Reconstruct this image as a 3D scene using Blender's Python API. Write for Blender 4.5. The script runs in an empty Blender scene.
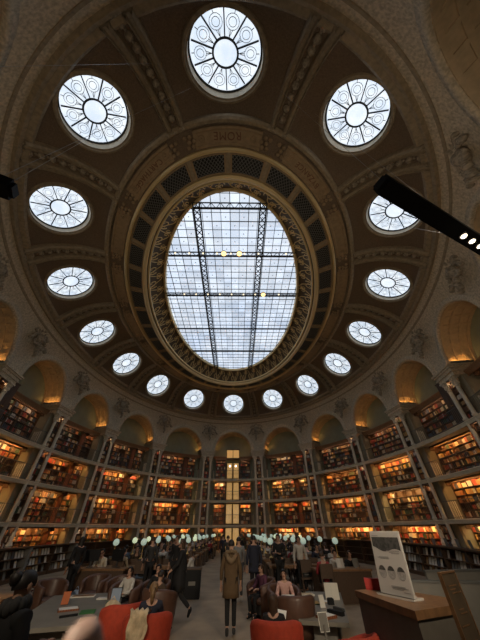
import bpy, math, random
from mathutils import Vector, Matrix
PI = math.pi
rnd = random.Random(7)
S = bpy.context.scene
COL = S.collection

# ------------------------------------------------------------------ camera
F_PX = 246.0
CAM = Vector((.53, -18.64, 1.8))
PIT, YAW, ROLL = math.radians(40.52), math.radians(.86), math.radians(.35)
_r0 = Vector((math.cos(YAW), -math.sin(YAW), 0)); _yf = Vector((math.sin(YAW), math.cos(YAW), 0)); _z = Vector((0, 0, 1))
FWD = _yf * math.cos(PIT) + _z * math.sin(PIT)
_u0 = -_yf * math.sin(PIT) + _z * math.cos(PIT)
RGT = _r0 * math.cos(ROLL) - _u0 * math.sin(ROLL)
UPV = _r0 * math.sin(ROLL) + _u0 * math.cos(ROLL)
cd = bpy.data.cameras.new('camera'); cam = bpy.data.objects.new('camera', cd); COL.objects.link(cam)
cd.sensor_fit = 'VERTICAL'; cd.sensor_height = 36; cd.lens = 36 * F_PX / 640
cd.clip_start = .01; cd.clip_end = 300
cd.dof.use_dof = True; cd.dof.focus_distance = 16; cd.dof.aperture_fstop = 4.6
cam.matrix_world = Matrix(((RGT.x, UPV.x, -FWD.x, CAM.x), (RGT.y, UPV.y, -FWD.y, CAM.y), (RGT.z, UPV.z, -FWD.z, CAM.z), (0, 0, 0, 1)))
S.camera = cam
def project(p):
    q = Vector(p) - CAM; D = q.dot(FWD)
    if D < .05: return (-999, -999, -1)
    return (240 + F_PX * q.dot(RGT) / D, 320 - F_PX * q.dot(UPV) / D, D)
def in_view(p, m=0):
    u, v, D = project(p); return D > 0 and -m < u < 480 + m and -m < v < 640 + m

# ------------------------------------------------------------------ materials
def mat(name, col, rough=.6, metal=0., var=.0, scale=5., bump=0., bscale=None, emit=None, estr=0., spec=.5, kind='noise', col2=None, coord='Object'):
    m = bpy.data.materials.new(name); m.use_nodes = True
    nt = m.node_tree; b = nt.nodes['Principled BSDF']
    c = (*col, 1)
    b.inputs['Base Color'].default_value = c; b.inputs['Roughness'].default_value = rough; b.inputs['Metallic'].default_value = metal
    b.inputs['Specular IOR Level'].default_value = spec
    if var or bump:
        tc = nt.nodes.new('ShaderNodeTexCoord')
        def tex(sc):
            if kind == 'voronoi':
                n = nt.nodes.new('ShaderNodeTexVoronoi'); n.inputs['Scale'].default_value = sc; o = n.outputs['Distance']
            elif kind == 'wave':
                n = nt.nodes.new('ShaderNodeTexWave'); n.inputs['Scale'].default_value = sc; n.inputs['Distortion'].default_value = 6; n.inputs['Detail'].default_value = 3; o = n.outputs['Fac']
            else:
                n = nt.nodes.new('ShaderNodeTexNoise'); n.inputs['Scale'].default_value = sc; n.inputs['Detail'].default_value = 5; o = n.outputs['Fac']
            nt.links.new(tc.outputs[coord], n.inputs['Vector']); return o
        if var:
            o = tex(scale); r = nt.nodes.new('ShaderNodeValToRGB')
            d = col2 or tuple(x * (1 - var) for x in col)
            r.color_ramp.elements[0].position = .35; r.color_ramp.elements[1].position = .65
            r.color_ramp.elements[0].color = (*d, 1); r.color_ramp.elements[1].color = c
            nt.links.new(o, r.inputs['Fac']); nt.links.new(r.outputs['Color'], b.inputs['Base Color'])
        if bump:
            o = tex(bscale or scale); bp = nt.nodes.new('ShaderNodeBump'); bp.inputs['Strength'].default_value = bump; bp.inputs['Distance'].default_value = .05
            nt.links.new(o, bp.inputs['Height']); nt.links.new(bp.outputs['Normal'], b.inputs['Normal'])
    if emit:
        b.inputs['Emission Color'].default_value = (*emit, 1); b.inputs['Emission Strength'].default_value = estr
    return m
M = {}
def add_mat(n, *a, **k): M[n] = mat(n, *a, **k)
add_mat('floor', (.42, .31, .205), .6, var=.3, scale=1.3, bump=.05, bscale=60)
add_mat('stone', (.72, .60, .43), .75, var=.38, scale=9, bump=.7, bscale=9, kind='noise')
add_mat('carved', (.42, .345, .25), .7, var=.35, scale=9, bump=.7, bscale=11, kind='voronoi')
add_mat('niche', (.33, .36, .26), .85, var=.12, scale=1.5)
add_mat('intrados', (.60, .45, .28), .65, var=.15, scale=5, bump=.1, bscale=9)
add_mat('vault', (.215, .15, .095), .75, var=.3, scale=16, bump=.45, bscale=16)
add_mat('rib', (.38, .295, .19), .7, var=.3, scale=6, bump=.4, bscale=14)
add_mat('plaque', (.36, .25, .14), .7, var=.2, scale=4, bump=.2, bscale=20)
add_mat('letters', (.17, .07, .03), .6)
add_mat('gilt_edge', (.80, .60, .30), .4, metal=.35)
add_mat('iron_dark', (.035, .035, .035), .6, spec=.3)
add_mat('iron_grey', (.17, .17, .16), .5, metal=.3)
add_mat('column', (.80, .72, .57), .55, var=.15, scale=4)
add_mat('capital', (.78, .69, .54), .6, var=.3, scale=16, bump=.6, bscale=20)
add_mat('greige', (.33, .285, .19), .7, var=.12, scale=2)
add_mat('slab', (.70, .62, .46), .6, var=.12, scale=3)
add_mat('wood_dark', (.11, .060, .032), .5, var=.4, scale=8, kind='wave')
add_mat('wood_red', (.30, .10, .04), .45, var=.4, scale=6, kind='wave')
add_mat('wood_mid', (.30, .155, .07), .38, var=.3, scale=12)
add_mat('wood_shelf', (.17, .09, .045), .5, var=.3, scale=9)
add_mat('black', (.012, .012, .013), .7, spec=.3)
add_mat('charcoal', (.05, .048, .046), .75)
add_mat('grey', (.22, .205, .18), .75, var=.1, scale=6)
add_mat('grey_table', (.24, .215, .175), .5, var=.15, scale=3)
add_mat('counter_front', (.16, .14, .115), .7, var=.12, scale=8)
add_mat('white', (.75, .72, .68), .6)
add_mat('paper', (.78, .74, .66), .7)
add_mat('brass', (.70, .47, .17), .35, metal=.6)
add_mat('lift_glass', (.45, .28, .12), .2, emit=(1, .58, .20), estr=.34, var=.3, scale=5)
add_mat('lift_top', (.55, .33, .12), .3, emit=(1, .52, .16), estr=.42)
add_mat('strip', (.9, .7, .4), .5, emit=(1, .55, .19), estr=85)
add_mat('strip_low', (.9, .7, .4), .5, emit=(1, .50, .16), estr=52)
add_mat('strip_pale', (.9, .7, .4), .5, emit=(1, .68, .30), estr=95)
add_mat('strip_dim', (.9, .7, .4), .5, emit=(1, .66, .40), estr=20)
add_mat('uplight', (.9, .7, .4), .5, emit=(1, .50, .14), estr=30)
add_mat('spot', (.9, .9, .9), .4, emit=(1, .86, .62), estr=3)
add_mat('bulb', (.9, .8, .6), .4, emit=(1, .60, .20), estr=2.6)
add_mat('bulb_small', (.9, .8, .6), .4, emit=(1, .85, .6), estr=1.4)
add_mat('opal', (.75, .85, .74), .35, emit=(.72, .95, .78), estr=.26)
add_mat('opal_bright', (.8, .85, .7), .35, emit=(.85, 1, .62), estr=.5)
add_mat('red_velvet', (.50, .055, .022), .8, var=.2, scale=14, bump=.1, bscale=60)
add_mat('brown_leather', (.115, .055, .035), .42, var=.2, scale=9)
add_mat('acrylic', (.72, .70, .66), .15)
add_mat('print_dark', (.10, .095, .09), .7, var=.6, scale=25)
add_mat('print_grey', (.33, .31, .29), .7)
add_mat('print_light', (.44, .41, .39), .7, var=.3, scale=40)
add_mat('poster', (.56, .52, .49), .6)
add_mat('skin', (.52, .30, .21), .55)
add_mat('skin2', (.66, .42, .34), .55)
add_mat('eye', (.02, .015, .012), .3)
add_mat('lips', (.42, .16, .13), .5)
add_mat('green', (.03, .16, .03), .6)
add_mat('orange', (.55, .13, .03), .6)
add_mat('tablet_blue', (.30, .36, .46), .3)
add_mat('beige_cloth', (.80, .62, .40), .9, var=.4, scale=9, bump=.5, bscale=14)
add_mat('red_card', (.42, .035, .03), .6)
add_mat('sign_brown', (.15, .105, .065), .6, var=.3, scale=5)
add_mat('steel', (.4, .4, .4), .35, metal=.8)
CL = {}
for n, c in dict(black=(.014, .013, .014), navy=(.02, .022, .04), charcoal=(.045, .043, .043), white=(.62, .58, .53), grey=(.22, .22, .22), beige=(.42, .33, .22), brown=(.085, .052, .03),
                 red=(.35, .035, .04), camel=(.125, .075, .035), olive_fur=(.22, .15, .085), blue=(.09, .13, .2), plum=(.10, .03, .06), pink=(.65, .38, .33), cream=(.66, .56, .42), olive=(.10, .09, .05)).items():
    CL[n] = mat('cloth_' + n, c, .85, var=.15, scale=12)
HC = {n: mat('hair_' + n, c, .55, var=.3, scale=20) for n, c in dict(dark=(.018, .012, .009), brown=(.07, .036, .018), light=(.26, .15, .065), grey=(.3, .28, .26)).items()}
BK = [('dark brown', (.13, .06, .03)), ('tan leather', (.42, .24, .10)), ('deep red', (.38, .06, .035)), ('cream', (.68, .55, .36)), ('russet', (.40, .15, .05)), ('black', (.025, .02, .018)),
      ('dark green', (.05, .08, .04)), ('ochre', (.55, .32, .09)), ('slate blue', (.08, .09, .12)), ('pale grey', (.52, .49, .44))]
BM = [mat('book_' + n.replace(' ', '_'), c, .55) for n, c in BK]

def sky_glass(name, strength, tint, cell=None):
    m = bpy.data.materials.new(name); m.use_nodes = True; nt = m.node_tree; b = nt.nodes['Principled BSDF']
    b.inputs['Base Color'].default_value = (.8, .84, .88, 1); b.inputs['Roughness'].default_value = .3
    tc = nt.nodes.new('ShaderNodeTexCoord')
    n = nt.nodes.new('ShaderNodeTexNoise'); n.inputs['Scale'].default_value = .35 if cell else 1.5; n.inputs['Detail'].default_value = 4
    nt.links.new(tc.outputs['Object'], n.inputs['Vector'])
    r = nt.nodes.new('ShaderNodeValToRGB'); r.color_ramp.elements[0].position = .36; r.color_ramp.elements[1].position = .64
    r.color_ramp.elements[0].color = (tint[0] * .78, tint[1] * .84, tint[2] * .92, 1); r.color_ramp.elements[1].color = (*tint, 1)
    nt.links.new(n.outputs['Fac'], r.inputs['Fac'])
    out = r.outputs['Color']
    if cell:      # pane to pane variation of the milky glass
        sn = nt.nodes.new('ShaderNodeVectorMath'); sn.operation = 'SNAP'; sn.inputs[1].default_value = (cell, cell * 2, 1)
        nt.links.new(tc.outputs['Object'], sn.inputs[0])
        wn = nt.nodes.new('ShaderNodeTexWhiteNoise'); nt.links.new(sn.outputs['Vector'], wn.inputs['Vector'])
        mr = nt.nodes.new('ShaderNodeMapRange'); mr.inputs['To Min'].default_value = .80; mr.inputs['To Max'].default_value = 1.08
        nt.links.new(wn.outputs['Value'], mr.inputs['Value'])
        mx = nt.nodes.new('ShaderNodeVectorMath'); mx.operation = 'SCALE'
        nt.links.new(out, mx.inputs[0]); nt.links.new(mr.outputs['Result'], mx.inputs['Scale']); out = mx.outputs['Vector']
    nt.links.new(out, b.inputs['Emission Color']); b.inputs['Emission Strength'].default_value = strength
    return m
M['sky_glass'] = sky_glass('sky_glass', 1.0, (.76, .86, 1.0), .66)
M['oculus_glass'] = sky_glass('oculus_glass', 1.05, (.84, .92, 1.0))

add_mat('frieze', (.10, .065, .03), .7)
add_mat('gilt_scroll', (.78, .55, .24), .45, metal=.2)

# ------------------------------------------------------------------ mesh builder
class MB:
    def __init__(s): s.v = []; s.f = []; s.mi = []; s.uv = None
    def quadgrid(s, rows, mi=0, close=False, flip=False):
        b = len(s.v); n = len(rows[0])
        for r in rows: s.v += [tuple(p) for p in r]
        for i in range(len(rows) - 1):
            for j in range(n if close else n - 1):
                a, c = b + i * n + j, b + i * n + (j + 1) % n
                q = (a, c, c + n, a + n)
                s.f.append(q[::-1] if flip else q); s.mi.append(mi)
    def box(s, c, d, mi=0, rz=0, M=None):
        b = len(s.v); x, y, z = d[0] / 2, d[1] / 2, d[2] / 2
        R = Matrix.Rotation(rz, 3, 'Z') if rz else None
        for i in range(8):
            p = Vector((x if i & 1 else -x, y if i & 2 else -y, z if i & 4 else -z))
            if R: p = R @ p
            p = p + Vector(c)
            if M is not None: p = M @ p
            s.v.append(tuple(p))
        for q in ((0, 2, 3, 1), (4, 5, 7, 6), (0, 1, 5, 4), (2, 6, 7, 3), (0, 4, 6, 2), (1, 3, 7, 5)):
            s.f.append(tuple(b + k for k in q)); s.mi.append(mi)
    def bar(s, a, b_, w, h=None, up=(0, 0, 1), mi=0):      # square bar from a to b
        a = Vector(a); b_ = Vector(b_); d = (b_ - a); L = d.length; d = d / L; up = Vector(up)
        x = d.cross(up)
        if x.length < 1e-4: x = d.cross(Vector((1, 0, 0)))
        x.normalize(); y = x.cross(d); h = h or w; k = len(s.v)
        for p in (a, b_):
            for sx, sy in ((-1, -1), (1, -1), (1, 1), (-1, 1)): s.v.append(tuple(p + x * (sx * w / 2) + y * (sy * h / 2)))
        for q in ((0, 1, 2, 3), (7, 6, 5, 4), (0, 4, 5, 1), (1, 5, 6, 2), (2, 6, 7, 3), (3, 7, 4, 0)):
            s.f.append(tuple(k + i for i in q)); s.mi.append(mi)
    def tube(s, pts, r, n=6, mi=0, closed=False, caps=True):
        P = [Vector(p) for p in pts]; rows = []; N = len(P); prev = None
        for i, p in enumerate(P):
            t = (P[(i + 1) % N] - P[i - 1]) if closed else (P[min(i + 1, N - 1)] - P[max(i - 1, 0)])
            t.normalize()
            u = prev - t * prev.dot(t) if prev is not None else t.orthogonal()
            if u.length < 1e-5: u = t.orthogonal()
            u.normalize(); w = t.cross(u); prev = u
            rr = r[i] if isinstance(r, (list, tuple)) else r
            rows.append([p + (u * math.cos(2 * PI * k / n) + w * math.sin(2 * PI * k / n)) * rr for k in range(n)])
        if closed: rows.append(rows[0])
        b = len(s.v); s.quadgrid(rows, mi, close=True)
        if caps and not closed:
            s.f.append(tuple(b + k for k in range(n))[::-1]); s.mi.append(mi)
            e = b + (N - 1) * n; s.f.append(tuple(e + k for k in range(n))); s.mi.append(mi)
    def lathe(s, prof, c=(0, 0, 0), n=12, mi=0, sx=1, sy=1):
        rows = [[(c[0] + r * sx * math.cos(2 * PI * k / n), c[1] + r * sy * math.sin(2 * PI * k / n), c[2] + z) for k in range(n)] for r, z in prof]
        b = len(s.v); s.quadgrid(rows, mi, close=True)
        s.f.append(tuple(b + k for k in range(n))[::-1]); s.mi.append(mi)
        e = b + (len(prof) - 1) * n; s.f.append(tuple(e + k for k in range(n))); s.mi.append(mi)
    def ball(s, c, r, n=8, m=6, mi=0):
        r = r if isinstance(r, (tuple, list)) else (r, r, r)
        rows = []
        for i in range(m + 1):
            th = PI * (i + .001) / (m + .002)
            rows.append([(c[0] + r[0] * math.sin(th) * math.cos(2 * PI * k / n), c[1] + r[1] * math.sin(th) * math.sin(2 * PI * k / n), c[2] - r[2] * math.cos(th)) for k in range(n)])
        s.quadgrid(rows, mi, close=True)
    def mesh(s, name, mats, smooth=False):
        me = bpy.data.meshes.new(name); me.from_pydata(s.v, [], s.f)
        for m in mats: me.materials.append(m)
        if len(mats) > 1: me.polygons.foreach_set('material_index', s.mi)
        if smooth: me.polygons.foreach_set('use_smooth', [True] * len(me.polygons))
        if s.uv:
            l = me.uv_layers.new(name='UVMap'); l.data.foreach_set('uv', [c for lp in me.loops for c in s.uv[lp.vertex_index]])
        me.update(); return me
    def build(s, name, mats, parent=None, smooth=False):
        if not isinstance(mats, (list, tuple)): mats = [mats]
        return link(name, s.mesh(name, mats, smooth), parent)
def link(name, me, parent=None):
    o = bpy.data.objects.new(name, me); COL.objects.link(o)
    if parent is not None: o.parent = parent
    return o
def tag(o, label=None, cat=None, group=None, kind=None):
    for k, v in (('label', label), ('category', cat), ('group', group), ('kind', kind)):
        if v: o[k] = v
    return o
def thing(name, label, cat, loc=(0, 0, 0), rz=0, group=None):
    o = bpy.data.objects.new(name, None); COL.objects.link(o); o.empty_display_size = .1
    o.location = loc; o.rotation_euler = (0, 0, rz); return tag(o, label, cat, group)
def struct(o): return tag(o, kind='structure')
KIDS = {}
def kids(o):
    return [c for c in KIDS.get(o.name, [])]
def reg(root):                       # remember a prototype's tree so that copies can be made from it
    def rec(o):
        KIDS[o.name] = list(o.children)
        for c in o.children: rec(c)
    rec(root); return root
def dup(o, loc=None, rz=None, label=None, group=None, parent=None, mats=None):
    c = o.copy(); COL.objects.link(c)
    if parent is not None: c.parent = parent
    if loc is not None: c.location = loc
    if rz is not None: c.rotation_euler = (0, 0, rz)
    if label: c['label'] = label
    if group: c['group'] = group
    st = o.name.split('.')[0]
    if mats and st in mats and c.type == 'MESH':
        c.material_slots[0].link = 'OBJECT'; c.material_slots[0].material = mats[st]
    for k in kids(o): dup(k, parent=c, mats=mats)
    return c

# ------------------------------------------------------------------ room mathematics
TK = [math.radians(a) for a in (0, 26.2, 49.6, 69.6, 88.5, 108.7, 129.4, 152.0, 180)]
TT = [-(2 * PI - TK[7])] + [-TK[8 - i] for i in range(8)] + TK + [2 * PI - TK[7], 2 * PI - TK[6]]
def tpar(k):
    while k > 8: k -= 16
    while k < -8: k += 16
    i = min(max(int(math.floor(k)) + 9, 1), 16); t = k - (i - 9)
    p0, p1, p2, p3 = TT[i - 1], TT[i], TT[i + 1], TT[i + 2]
    return .5 * (2 * p1 + (-p0 + p2) * t + (2 * p0 - 5 * p1 + 4 * p2 - p3) * t * t + (-p0 + 3 * p1 - 3 * p2 + p3) * t ** 3)
def V(k, d, z):
    t = tpar(k); return Vector(((15.43 - 1.05 * d) * math.sin(t), (20.6 - d) * math.cos(t), z))
PROF = [(0, 0), (0, 10.4), (.03, 12), (.25, 13.3), (.8, 14.5), (.95, 14.75), (1.6, 15.7), (2.36, 16.4), (3.3, 16.98), (4.6, 17.32), (6.1, 17.3)]
def dz(z):
    for (d0, z0), (d1, z1) in zip(PROF, PROF[1:]):
        if z0 <= z <= z1: return d0 + (d1 - d0) * (z - z0) / (z1 - z0)
    return PROF[-1][0]
VP = PROF[5:]
_L = [0]
for (a, b), (c, d) in zip(VP, VP[1:]): _L.append(_L[-1] + math.hypot(c - a, d - b))
def vq(q):                          # vault profile at arc length q, smooth
    q = min(max(q, 0), _L[-1])
    i = 0
    while i < len(_L) - 2 and q > _L[i + 1]: i += 1
    t = (q - _L[i]) / (_L[i + 1] - _L[i])
    g = lambda j: VP[min(max(j, 0), len(VP) - 1)]
    p0, p1, p2, p3 = g(i - 1), g(i), g(i + 1), g(i + 2)
    f = lambda a, b, c, e: .5 * (2 * b + (c - a) * t + (2 * a - 5 * b + 4 * c - e) * t * t + (3 * b - a - 3 * c + e) * t ** 3)
    return f(p0[0], p1[0], p2[0], p3[0]), f(p0[1], p1[1], p2[1], p3[1])
QO = _L[2]                           # the round windows sit here
def frame(k):                        # base point on the wall plane, tangent, outward normal
    p = V(k, 0, 0); t = (V(k + .02, 0, 0) - V(k - .02, 0, 0)).normalized(); n = Vector((-t.y, t.x, 0))
    return p, t, n, math.atan2(t.y, t.x)
BAYS = list(range(-7, 9))
ORD = ['', 'first', 'second', 'third', 'fourth', 'fifth', 'sixth', 'seventh', 'eighth']
def side(k): return 'poster side' if k > 0 else 'non-poster side'
def bay(k):
    if abs(k) < .1: return 'lift bay'
    if abs(k) > 7.9: return 'bay facing the lift'
    return '%s bay from lift, %s' % (ORD[int(abs(k))], side(k))

# ------------------------------------------------------------------ room shell
def ellipse_disc(a, b, z, n=96):
    m = MB(); m.v = [(b * math.sin(2 * PI * i / n), a * math.cos(2 * PI * i / n), z) for i in range(n)]; m.f = [tuple(range(n))[::-1]]; m.mi = [0]; return m
struct(ellipse_disc(22.6, 17.6, 0).build('floor', M['floor']))

def ring_sweep(prof, k0=-8, k1=8, per=8, closed=True):       # prof: list of (d, z)
    m = MB(); n = int((k1 - k0) * per)
    rows = [[V(k0 + (k1 - k0) * i / n, d, z) for d, z in prof] for i in range(n + (0 if closed else 1))]
    if closed: rows.append(rows[0])
    m.quadgrid(rows, 0, close=False); return m
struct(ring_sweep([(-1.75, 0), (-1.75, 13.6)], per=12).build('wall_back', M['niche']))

RA, PT, ZI = 2.6, 7.05, 10.4
UA = RA / PT
NT, NR = 28, 5
arc = MB(); intr = []
for k in BAYS:
    rows = []
    tc = math.atan2(14.75 - ZI, .5 * PT); ths = [PI * j / NT for j in range(NT + 1)]
    for ca in (tc, PI - tc): ths[min(range(NT + 1), key=lambda i: abs(ths[i] - ca))] = ca
    for j in range(NT + 1):
        th = ths[j]
        ui, zi = UA * math.cos(th), ZI + RA * math.sin(th)
        # point on the bay's rectangle seen from the arch centre
        c, s_ = math.cos(th), math.sin(th)
        H = 14.75 - ZI
        q = min(.5 / max(abs(c), 1e-6), (H / max(s_, 1e-6)) if s_ > 1e-6 else 1e9)
        # scale the direction so that the corners are met
        thc = math.atan2(H, .5 * PT)
        cx, cz = math.cos(th) * PT, math.sin(th) * PT
        t = min((.5 * PT) / max(abs(cx), 1e-6), H / max(cz, 1e-6) if cz > 1e-6 else 1e9)
        uo, zo = cx * t / PT, ZI + cz * t
        row = []
        for i in range(NR + 1):
            f = i / NR; u, z = ui + (uo - ui) * f, zi + (zo - zi) * f
            row.append(V(k + u, dz(z), z))
        rows.append(row)
    # make the corners exact
    for j in range(NT + 1):
        pass
    arc.quadgrid(rows, 0)
    # archivolt: a raised band around the opening
    band = []
    for j in range(NT + 1):
        th = PI * j / NT; row = []
        for rr, e in ((RA - .02, -.05), (RA - .02, .10), (RA + .12, .14), (RA + .20, .08), (RA + .34, .10), (RA + .40, -.02)):
            u, z = rr * math.cos(th) / PT, ZI + rr * math.sin(th)
            row.append(V(k + u, dz(z) + e, z))
        band.append(row)
    arc.quadgrid(band, 0)
    # vaulted soffit behind the arch, with coffer ribs
    im = MB(); rows = []
    for j in range(NT + 1):
        th = PI * j / NT; u, z = RA * math.cos(th) / PT, ZI + RA * math.sin(th)
        d0 = dz(z)
        rows.append([V(k + u, d0 + (-1.75 - d0) * i / 4, z) for i in range(5)])
    im.quadgrid(rows, 0)
    for fr in (.06, .36, .66, .94):
        rr = []
        for j in range(NT + 1):
            th = PI * j / NT; row = []
            for r_, off in ((RA, -.09), (RA - .075, -.09), (RA - .075, .09), (RA, .09)):
                u, z = r_ * math.cos(th) / PT, ZI + r_ * math.sin(th); d0 = dz(z)
                row.append(V(k + u, d0 + (-1.75 - d0) * fr - off, z))
            rr.append(row)
        im.quadgrid(rr, 0)
    for j in range(1, 12):
        th = PI * j / 12; row = []
        rr = []
        for i in range(5):
            row = []
            for dt, r_ in ((-.03, RA), (-.03, RA - .065), (.03, RA - .065), (.03, RA)):
                u, z = r_ * math.cos(th + dt) / PT, ZI + r_ * math.sin(th + dt); d0 = dz(z)
                row.append(V(k + u, d0 + (-1.75 - d0) * i / 4, z))
            rr.append(row)
        im.quadgrid(rr, 0)
    struct(im.build('wall_arch_soffit', M['intrados']))
struct(arc.build('wall_arcade', M['stone'], smooth=True))

# impost blocks and piers at the bay boundaries
for kb in [x + .5 for x in BAYS]:
    p, t, n, rz = frame(kb)
    R = Matrix.Translation(p) @ Matrix.Rotation(rz, 4, 'Z')
    m = MB()
    W2 = PT * .5 - RA                                  # half width of the pier
    for dx, y0, z0, z1 in ((.16, -.30, 10.28, 10.41), (.08, -.22, 10.16, 10.28), (.0, -.14, 10.02, 10.16), (.05, -.18, 9.93, 10.02), (-.06, -.10, 9.66, 9.93)):
        m.box((0, (1.75 + y0) / 2, (z0 + z1) / 2), (2 * (W2 + dx), 1.75 - y0, z1 - z0), M=R)
    struct(m.build('trim_impost', M['stone']))
    m = MB(); m.box((0, 1.05, 4.83), (2 * W2, 1.4, 9.66), M=R)
    for sx in (-1, 1):                                 # panelled reveal
        for z0, z1 in ((.2, 1.9), (2.5, 4.2), (4.9, 6.6), (7.3, 9.3)):
            m.box((sx * (W2 + .012), .75, (z0 + z1) / 2), (.024, .5, z1 - z0), M=R)
    struct(m.build('wall_pier', M['greige']))

# ring mouldings
def moulding(pts, closed=True): return ring_sweep(pts + [pts[0]], per=10, closed=closed)
for i, (pts, mt) in enumerate((
    ([(.72, 14.52), (.98, 14.44), (1.06, 14.60), (1.02, 14.74), (1.24, 14.84), (1.28, 15.02), (1.08, 15.04), (.85, 14.86)], 'rib'),
    ([(.45, 14.02), (.60, 13.98), (.66, 14.10), (.56, 14.16)], 'rib'),
    ([(4.55, 17.38), (4.60, 17.16), (4.72, 17.10), (4.86, 17.14), (4.92, 17.36)], 'rib'),
    ([(5.90, 17.36), (5.92, 17.14), (6.02, 17.06), (6.12, 17.08), (6.18, 17.34)], 'gilt_edge'),
    ([(7.22, 17.34), (7.24, 17.10), (7.36, 17.02), (7.50, 17.12), (7.54, 17.40)], 'gilt_edge'),
    ([(7.58, 17.42), (7.62, 17.34), (7.72, 17.36), (7.74, 17.5)], 'gilt_edge'),
    ([(8.52, 18.76), (8.60, 18.62), (8.74, 18.62), (8.80, 18.9), (8.62, 18.95)], 'gilt_edge'))):
    struct(moulding(pts).build('trim_%d' % (i + 1), M[mt], smooth=False))
struct(ring_sweep([(6.1, 17.3), (6.1, 17.34), (7.35, 17.34), (7.35, 17.3)]).build('ceiling_grille_bed', M['rib']))
fm = MB(); n = 256; rows = []; uv = []
for i in range(n + 1):
    kk = -8 + 16 * i / n; row = []
    for j in range(5):
        f = j / 4; d = 7.5 + (8.66 - 7.5) * f; z = 17.3 + (18.85 - 17.3) * (f ** .85)
        row.append(V(kk, d, z)); uv.append((i * 16 / n * 3.6, f * 1.9))
    rows.append(row)
fm.quadgrid(rows); fm.uv = uv
struct(fm.build('trim_frieze', M['frieze'], smooth=True))
fm = MB(); NSC = 88
def FP(kk, f): return V(kk, 7.5 + 1.16 * f - .03, 17.3 + 1.55 * (f ** .85) - .03)
for i in range(NSC):
    k0 = -8 + 16 * i / NSC; dk = 16 / NSC; sg = 1 if i % 2 else -1
    for cx, cf, r0, tw in ((.30, .5 + .18 * sg, .25, 2.0), (.80, .5 - .20 * sg, .22, 1.8)):
        pts = []
        for j in range(13):
            a = tw * PI * j / 12; r = r0 * (1 - .78 * j / 12)
            pts.append(FP(k0 + dk * (cx + r * 1.15 * math.cos(a + sg) * .9), min(max(cf + sg * r * math.sin(a + sg) * .95, .04), .96)))
        fm.tube(pts, [.055 - .025 * j / 12 for j in range(13)], 4)
    fm.tube([FP(k0 + dk * j / 4, .5 + .34 * sg * math.sin(PI * j / 4)) for j in range(5)], .045, 4)
struct(fm.build('trim_frieze_scroll', M['gilt_scroll'], smooth=True))

# vault with round openings
vm = MB(); OCU = {}
RO = 1.56; NA = 48
QM = _L[-1]
for k in BAYS:
    q0 = QO + {8: .42, 7: .12, 6: .02}.get(abs(k), 0); d0, z0 = vq(q0); O = V(k, d0, z0)
    T = (V(k + .02, d0, z0) - V(k - .02, d0, z0)); pitch = T.length / .04; T.normalize()
    da, za = vq(q0 + .7); db, zb = vq(q0 - .7)
    Sl = (V(k, da, za) - V(k, db, zb)).normalized()
    N = T.cross(Sl).normalized()
    if N.z < 0: N = -N
    OCU[k] = (O, T, Sl, N)
    ring = []; grid = []
    angs = [2 * PI * i / NA for i in range(NA)]
    for ca in (math.atan2(QM - q0, .5 * pitch), PI - math.atan2(QM - q0, .5 * pitch), PI + math.atan2(q0, .5 * pitch), 2 * PI - math.atan2(q0, .5 * pitch)):
        j = min(range(NA), key=lambda i: abs(angs[i] - ca)); angs[j] = ca
    for i in range(NA + 1):
        ph = angs[i % NA]
        c, s_ = math.cos(ph), math.sin(ph)
        hole = O + T * (RO * c) + Sl * (RO * s_)
        uh, qh = RO * c / pitch, q0 + RO * s_
        # outward to the patch rectangle
        wx = .5 * pitch; up = (QM - q0) if s_ > 0 else q0
        t = min(wx / max(abs(c), 1e-6), up / max(abs(s_), 1e-6))
        uo, qo = c * t / pitch, q0 + s_ * t
        row = [hole]
        for j in range(1, 7):
            f = j / 6; u, q = uh + (uo - uh) * f, qh + (qo - qh) * f
            P = V(k + u, *vq(q))
            pl = O + T * (u * pitch) + Sl * (q - q0)
            w = max(0, 1 - f * 1.6); row.append(P.lerp(pl, w))
        grid.append(row)
    vm.quadgrid(grid, 0, flip=True)
struct(vm.build('ceiling', M['vault'], smooth=True))

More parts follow.
